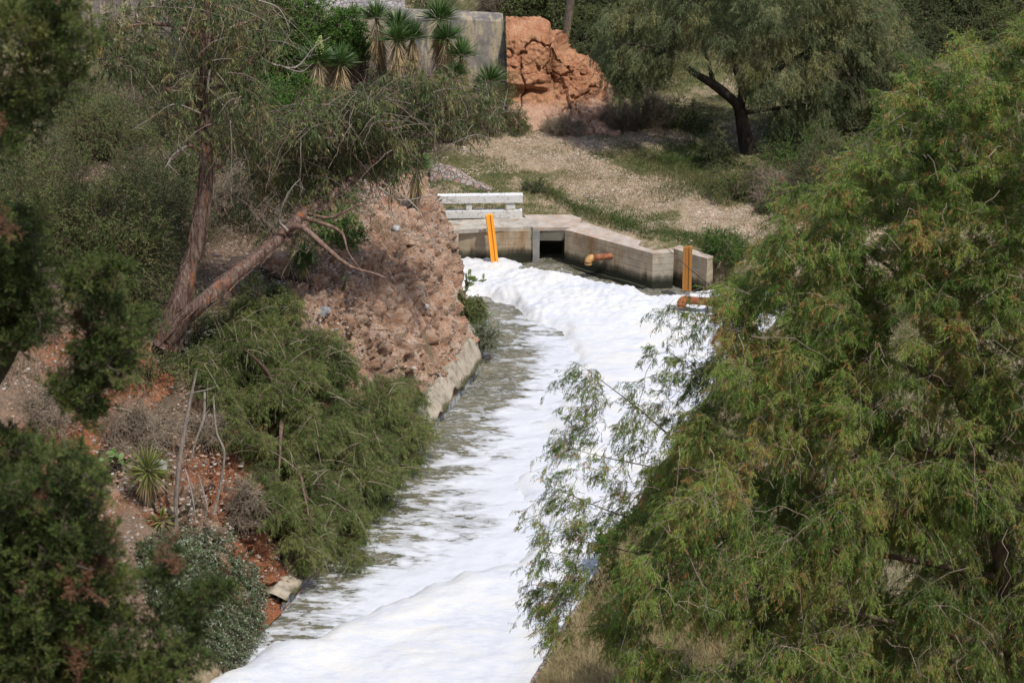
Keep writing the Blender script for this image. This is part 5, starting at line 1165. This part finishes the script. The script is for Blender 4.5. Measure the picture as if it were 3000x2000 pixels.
# palm like yucca whose shaggy trunk hangs into the top edge
rng = np.random.default_rng(77); bp = P(1298*DK, 118*DK, 77.5); bp[2] = on(bp[0], 77.5)[2]; bp = P(1296*DK, 108*DK, 78.5)
yt = thing('shaggy_yucca', 'tall yucca with a shaggy grey trunk rising behind the red outcrop', 'yucca', tuple(bp+[0, 0, -1.5]))
top = P(1318*DK, -60*DK, 78.0); pth = smooth_path(np.array([[*(bp-[0, 0, 1.5]), .12], [*bp, .13], [*P(1304*DK, 50*DK, 78.3), .14], [*top, .17]]), 16); b = MB(); add_tubes(b, [pth], 9, kn=.2); b.build('trunk', T_GREY, yt, bp+[0, 0, -1.5])
n_ = 900; k = rng.random(n_); p_ = np.array([np.interp(k, np.linspace(0, 1, 16), pth[:, j]) for j in range(3)]).T; a = rng.uniform(0, 6.28, n_); o_ = np.stack([np.cos(a)*.35, np.sin(a)*.35, -1+0*a], -1)
b = MB(); V, Q = leaves(p_+o_*[.12, .12, 0], o_, .35, .03, rng); b.add(V, Q, rnd=np.repeat(rng.random(n_)*.4, 4)); b.build('dead_leaves', SKIRT, yt, bp+[0, 0, -1.5])
n_ = 260; d = unit(rng.normal(size=(n_, 3))+[0, 0, .5]); b = MB(); V, Q = leaves(top+d*.05, d, .7, .035, rng); b.add(V, Q, rnd=.4); b.build('rosette', YUC, yt, bp+[0, 0, -1.5])

# ---- prickly pears
n = NT('cactus_pad'); f = n.noise(7, 3); PAD = n.done(n.mix(n.attr(), n.ramp(f, [(.3, (.07, .13, .035)), (.7, (.13, .20, .06))]), (.20, .24, .12)), .5, n.bump(n.voro(30), .4, .01), trans=.08)
def pear(base, n_, size, label, seed, spread=.8):
    rng = np.random.default_rng(seed); base = np.array(base); t = thing('prickly_pear', label, 'cactus', tuple(base)); pads = [(base, np.array([0, 0, 1.]))]
    tips = []; i = 0
    while len(tips) < n_ and i < 500:
        i += 1; p, d = pads[rng.integers(0, len(pads))]
        dn = unit(d+rng.normal(size=3)*[spread, spread*.6, .35]+[0, 0, .25]); e = p+dn*size*1.0
        if all(np.linalg.norm(e-q[0]) > size*.45 for q in tips): tips.append((e, p, dn)); pads.append((e, dn))
    th = np.linspace(0, math.pi, 8); ph = np.linspace(0, 2*math.pi, 13)
    for e, p, dn in tips:
        b = MB(); nn_ = unit(np.cross(dn, rng.normal(size=3)+[0, 1.2, 0])); s_ = np.cross(dn, nn_); c_ = (e+p)/2; V = []
        for a in th:
            for q in ph: V.append(c_+dn*math.cos(a)*size*.52+(s_*math.sin(q)*size*.33+nn_*math.cos(q)*size*.06)*math.sin(a)*(1+.12*math.cos(a)))
        b.add(V, grid_quads(8, 13), smooth=True, rnd=rng.random()*.5); b.build('pad', PAD, t, base)
    return t
pear(P(1072*DK, 668*DK, 58.7), 26, .19, 'prickly pear standing against the white foam at the channel edge', 601)
pear(P(1098*DK, 762*DK, 56.2), 7, .17, 'few prickly pear pads beside the yellow flowered bush', 602)
pear(hit(300*DK, 1080*DK), 24, .19, 'spreading prickly pear left of the yellow green yucca', 603, 1.1)
pear(hit(700*DK, 480*DK)+[0, -.6, .3], 14, .22, 'pale prickly pear behind the fork of the leaning trunk', 604)
pear(hit(785*DK, 665*DK)+[0, -.15, .05], 8, .2, 'prickly pear pads hanging on the rock face under the bare limb', 605)
pear(hit(790*DK, 550*DK)+[0, -.1, .05], 10, .18, 'prickly pear on top of the rock face near the bright creeper', 606)
pear(hit(95*DK, 1060*DK), 22, .20, 'dim prickly pear on the slope behind the lower juniper', 607, 1.1)

# ---- dead pole and dead sticks on the slope
def stick(pts, label, cat='dead branch', name='dead_branch', mat=None, k=7):
    w = np.array([[*(hit(u*DK, v*DK)*0+Dp(u, v, Y)), r] for u, v, Y, r in pts]); t_ = smooth_path(w, 16); b = MB(); add_tubes(b, [t_], k, kn=.12)
    o = b.build(name, mat or T_GREY, None, w[0, :3]); return tag(o, label, cat, 'dead stems leaning on the red slope')
yb = hit(405*DK, 1212*DK)[1]
stick([(405, 1215, yb, .055), (404, 1150, yb-.1, .052), (412, 1060, yb-.2, .048), (425, 980, yb-.2, .042), (437, 920, yb-.2, .035), (452, 850, yb-.2, .02)], 'long pale dead pole leaning upright on the red slope')
stick([(425, 1075, yb, .022), (435, 1110, yb-.1, .022), (445, 1160, yb-.15, .02), (448, 1200, yb-.1, .016)], 'short dead stem hanging right of the pale pole')
stick([(470, 900, yb+.1, .03), (468, 960, yb, .03), (450, 1010, yb-.1, .025), (440, 1050, yb-.1, .02)], 'dark crooked dead stem crossing behind the pale pole')
stick([(380, 930, yb+.3, .012), (430, 905, yb, .014), (475, 895, yb-.1, .012), (500, 885, yb-.1, .006)], 'thin grey dead twig crossing the top of the pale pole')
stick([(490, 910, yb, .02), (497, 990, yb-.1, .022), (515, 1040, yb-.1, .03), (505, 1120, yb, .03), (490, 1180, yb, .04)], 'thick grey root hanging at the edge of the weeping shrub')
stick([(455, 1090, yb, .02), (475, 1160, yb-.1, .018), (470, 1195, yb-.1, .016)], 'bare stem below the thick grey root')

# ---- creeping plant at the foot of the slope
rng = np.random.default_rng(41)
PC = [(330, 1250), (420, 1230), (520, 1235), (560, 1290), (595, 1340), (600, 1400), (590, 1460), (560, 1500), (590, 1540), (540, 1540), (480, 1500), (380, 1420), (320, 1330)]
q = sample_poly(PC, 760, rng); cc = np.array([hit(u*DK, v*DK)+np.array([0, -.12, .12])*rng.uniform(0, 1.6) for u, v in q])
cb = on(-7.2, 39.6); cr = thing('creeping_plant', 'creeping plant with silvery tipped leaves mantling the red bank at the lower left', 'plant', tuple(cb))
tw, cid = twigs(cc, .12, 10, .32, rng, bias=(.1, -.3, .35), droop=.35); b = MB(); V, Q = tubes(tw, np.linspace(.006, .003, 5)[None].repeat(len(tw), 0), 3); b.add(V, Q); b.build('stems', T_BROWN, cr, cb)
b = MB(); simple_leaves(b, tw, cid, np.clip(.25+.2*rng.normal(size=len(cc)), 0, 1), 9, .055, .032, rng, amp=.5)
tip_ = tw[rng.random(len(tw)) < .35, -1]; V, Q = leaves(tip_, rng.normal(size=(len(tip_), 3))*.5+[0, 0, .6], .06, .03, rng); b.add(V, Q, rnd=.95); b.build('leaves', M_SILV, cr, cb)

# ---- grass
def blades(n_, xr, yr, fn, Lr, W, rng, lean=.35):
    x = rng.uniform(*xr, n_); y = rng.uniform(*yr, n_); d_ = fn(x, y); k = rng.random(n_) < d_; x, y = x[k], y[k]; m_ = len(x)
    p = np.stack([x, y, HH(x, y)-.01], -1); d = rng.normal(size=(m_, 3))*lean+[0, 0, 1]
    V, Q = leaves(p, d, rng.uniform(*Lr, m_)*(.6+.8*np.clip(.5+fbm(p*.8, 2, 5), 0, 1)), W, rng, droop=.15, wide=.35); return V, Q, p
def dens_t(x, y):
    pm = path_mask(x, y); nn = fbm(np.stack([x*.9, y*.9, x*0], -1), 4, 21); n2 = fbm(np.stack([x*2.5, y*2.5, x*0], -1), 3, 26)
    ok = ((y > YN(x)+1.0) | ((x < 1.9) & (y > 66.15))) & (x > -5)
    return ok*np.clip(.62-pm*.45-nn*.5+n2*.7+.16, .12, 1)*np.clip(1-.0*x, 0, 1)
rng = np.random.default_rng(51); b = MB()
V, Q, p = blades(330000, (-5, 15), (61.5, 82), dens_t, (.05, .13), .016, rng)
r1 = np.clip(.45+.5*fbm(p*.7, 3, 61)+.10*rng.normal(size=len(p))+.35*path_mask(p[:, 0], p[:, 1]), 0, 1); b.add(V, Q, rnd=np.repeat(r1, 4))
def lush(x, y):
    dd_ = y-YN(x); return (np.exp(-((dd_-1.35)/.4)**2)*(x > 1.2)*(x < 9)+.8*np.exp(-(((x-6.2)/1.9)**2+((y-70.5)/1.6)**2))+.7*np.exp(-(((x-8.0)/2.0)**2+((y-68.3)/1.1)**2)))*(y > YN(x)+.95)
V, Q, p = blades(260000, (0, 12), (61, 75), lush, (.08, .2), .016, rng); b.add(V, Q, rnd=np.repeat(np.clip(.30+.15*rng.normal(size=len(p)), 0, 1), 4))
tag(b.build('grass', M_GRASS), 'short patchy grass over the terrace and along the concrete walls', 'grass', kind='stuff')
def dens_r(x, y): dr = x-XR(y); return (dr > .45)*np.clip(.75+.5*fbm(np.stack([x, y, x*0], -1), 3, 8), 0, 1)*np.clip(1.3-dr*.07, .2, 1)
rng = np.random.default_rng(52); b = MB()
V, Q, p = blades(330000, (0, 14), (34.5, 61), dens_r, (.08, .26), .013, rng)
st_ = np.clip(.9-.7*sst(.6, 3.0, p[:, 0]-XR(p[:, 1]))+.25*rng.normal(size=len(p)), 0, 1); b.add(V, Q, rnd=np.repeat(.25+.75*st_, 4))
tag(b.build('grass', M_GRASS), 'straw coloured and green grass on the right bank under the feathery tree', 'grass', kind='stuff')
rng = np.random.default_rng(57); b = MB()
V, Q, p = blades(160000, (-1.5, 5), (33.5, 44.5), lambda x, y: (x-XR(y) > .3)*.9, (.12, .34), .014, rng); b.add(V, Q, rnd=np.repeat(np.clip(.72+.2*rng.normal(size=len(p)), 0, 1), 4))
tag(b.build('tall_grass', M_STRAW), 'tall straw coloured grass at the bottom edge beside the foam', 'grass', kind='stuff')
# dry grass and leaf litter on the left slope
def dens_l(x, y): d_ = XL(y)-x; return (d_ > 1.0)*np.clip(.35+.8*fbm(np.stack([x*.8, y*.8, x*0], -1), 3, 14), 0, 1)*(sst(2.5, 5, d_)+.15)
rng = np.random.default_rng(53); b = MB()
V, Q, p = blades(420000, (-22, -4), (38, 72), dens_l, (.06, .22), .014, rng, .7)
b.add(V, Q, rnd=np.repeat(np.clip(.5+.6*fbm(p*.6, 2, 3)+.2*rng.normal(size=len(p)), 0, 1), 4)); tag(b.build('dry_grass', M_DRY), 'dry grass and dead stalks over the left slope', 'dry grass', kind='stuff')
m_ = 26000; x = rng.uniform(-18, -4, m_); y = rng.uniform(38, 62, m_); k = (XL(y)-x > 1.0); x, y = x[k], y[k]; b = MB(); vv, t3, rr = stones(np.stack([x, y, HH(x, y)], -1), .015+.05*rng.random(len(x))**3, rng, .6); b.add(vv, T=t3, rnd=rr)
tag(b.build('gravel', STONE), 'loose pink gravel and stones on the left slope', 'gravel', kind='stuff')
# tufts growing on the rock face
rng = np.random.default_rng(54); b = MB(); pat = fbm(RV*.9, 3, 88); cand = np.where((pat > .22) & (edge.ravel() > .5))[0]; ii = rng.choice(cand, 5200)
V, Q = leaves(RV[ii]+rng.normal(size=(len(ii), 3))*.03, rng.normal(size=(len(ii), 3))*.5+[0, -.3, .6], rng.uniform(.06, .2, len(ii)), .014, rng); b.add(V, Q, rnd=np.repeat(rng.random(len(ii)), 4)); tag(b.build('weeds', M_GRASS), 'thin weeds rooted on the rock face', 'weeds', kind='stuff')

# ---- separate boulders
def boulder(u, v, s, label, col, seed, dy=-.1):
    rng = np.random.default_rng(seed); p = hit(u*DK, v*DK)+[0, dy, 0]; V_ = ico[:, None]*0
    import bmesh
    bm = bmesh.new(); bmesh.ops.create_icosphere(bm, subdivisions=4, radius=1); V_ = np.array([x.co[:] for x in bm.verts]); T_ = np.array([[v_.index for v_ in f_.verts] for f_ in bm.faces]); bm.free()
    w_, _ = worley(V_*1.3+seed, seed); V_ = V_*(1+.25*fbm(V_*1.1+seed, 3, seed)-.25*(w_-.5))[:, None]*np.array([1, .8, .72])*s
    b = MB(); b.add(V_, T=T_, rnd=rng.random(), smooth=False); o = b.build('boulder', col, None); o.location = p; o.rotation_euler = (rng.uniform(-.4, .4), 0, rng.uniform(0, 6)); return tag(o, label, 'boulder', 'boulders on the left bank')
n = NT('grey_stone'); f = n.noise(5, 5, .65); GST = n.done(n.ramp(f, [(.3, (.17, .16, .16)), (.5, (.30, .29, .29)), (.7, (.42, .39, .37))]), .9, n.bump(f, .6, .03))
boulder(745, 712, .20, 'grey angular block set in the rock face above the weeping shrub', GST, 1)
boulder(910, 522, .15, 'grey stone near the top of the rock face', GST, 2)
boulder(366, 1070, .24, 'rounded pale boulder right behind the yellow green yucca', GST, 3, -.05)
boulder(945, 556, .13, 'pink cobble sticking out high on the rock face', STONE, 4)
boulder(978, 700, .11, 'grey cobble low on the right of the rock face', GST, 5)
boulder(640, 600, .5, 'rusty layered ledge under the leaning trunk', ROCK, 6, -.3)
boulder(412, 1240, .10, 'small pale stone at the foot of the dead pole', GST, 7)
boulder(400, 1170, .16, 'pink flat stone on the slope left of the dead pole', STONE, 8)
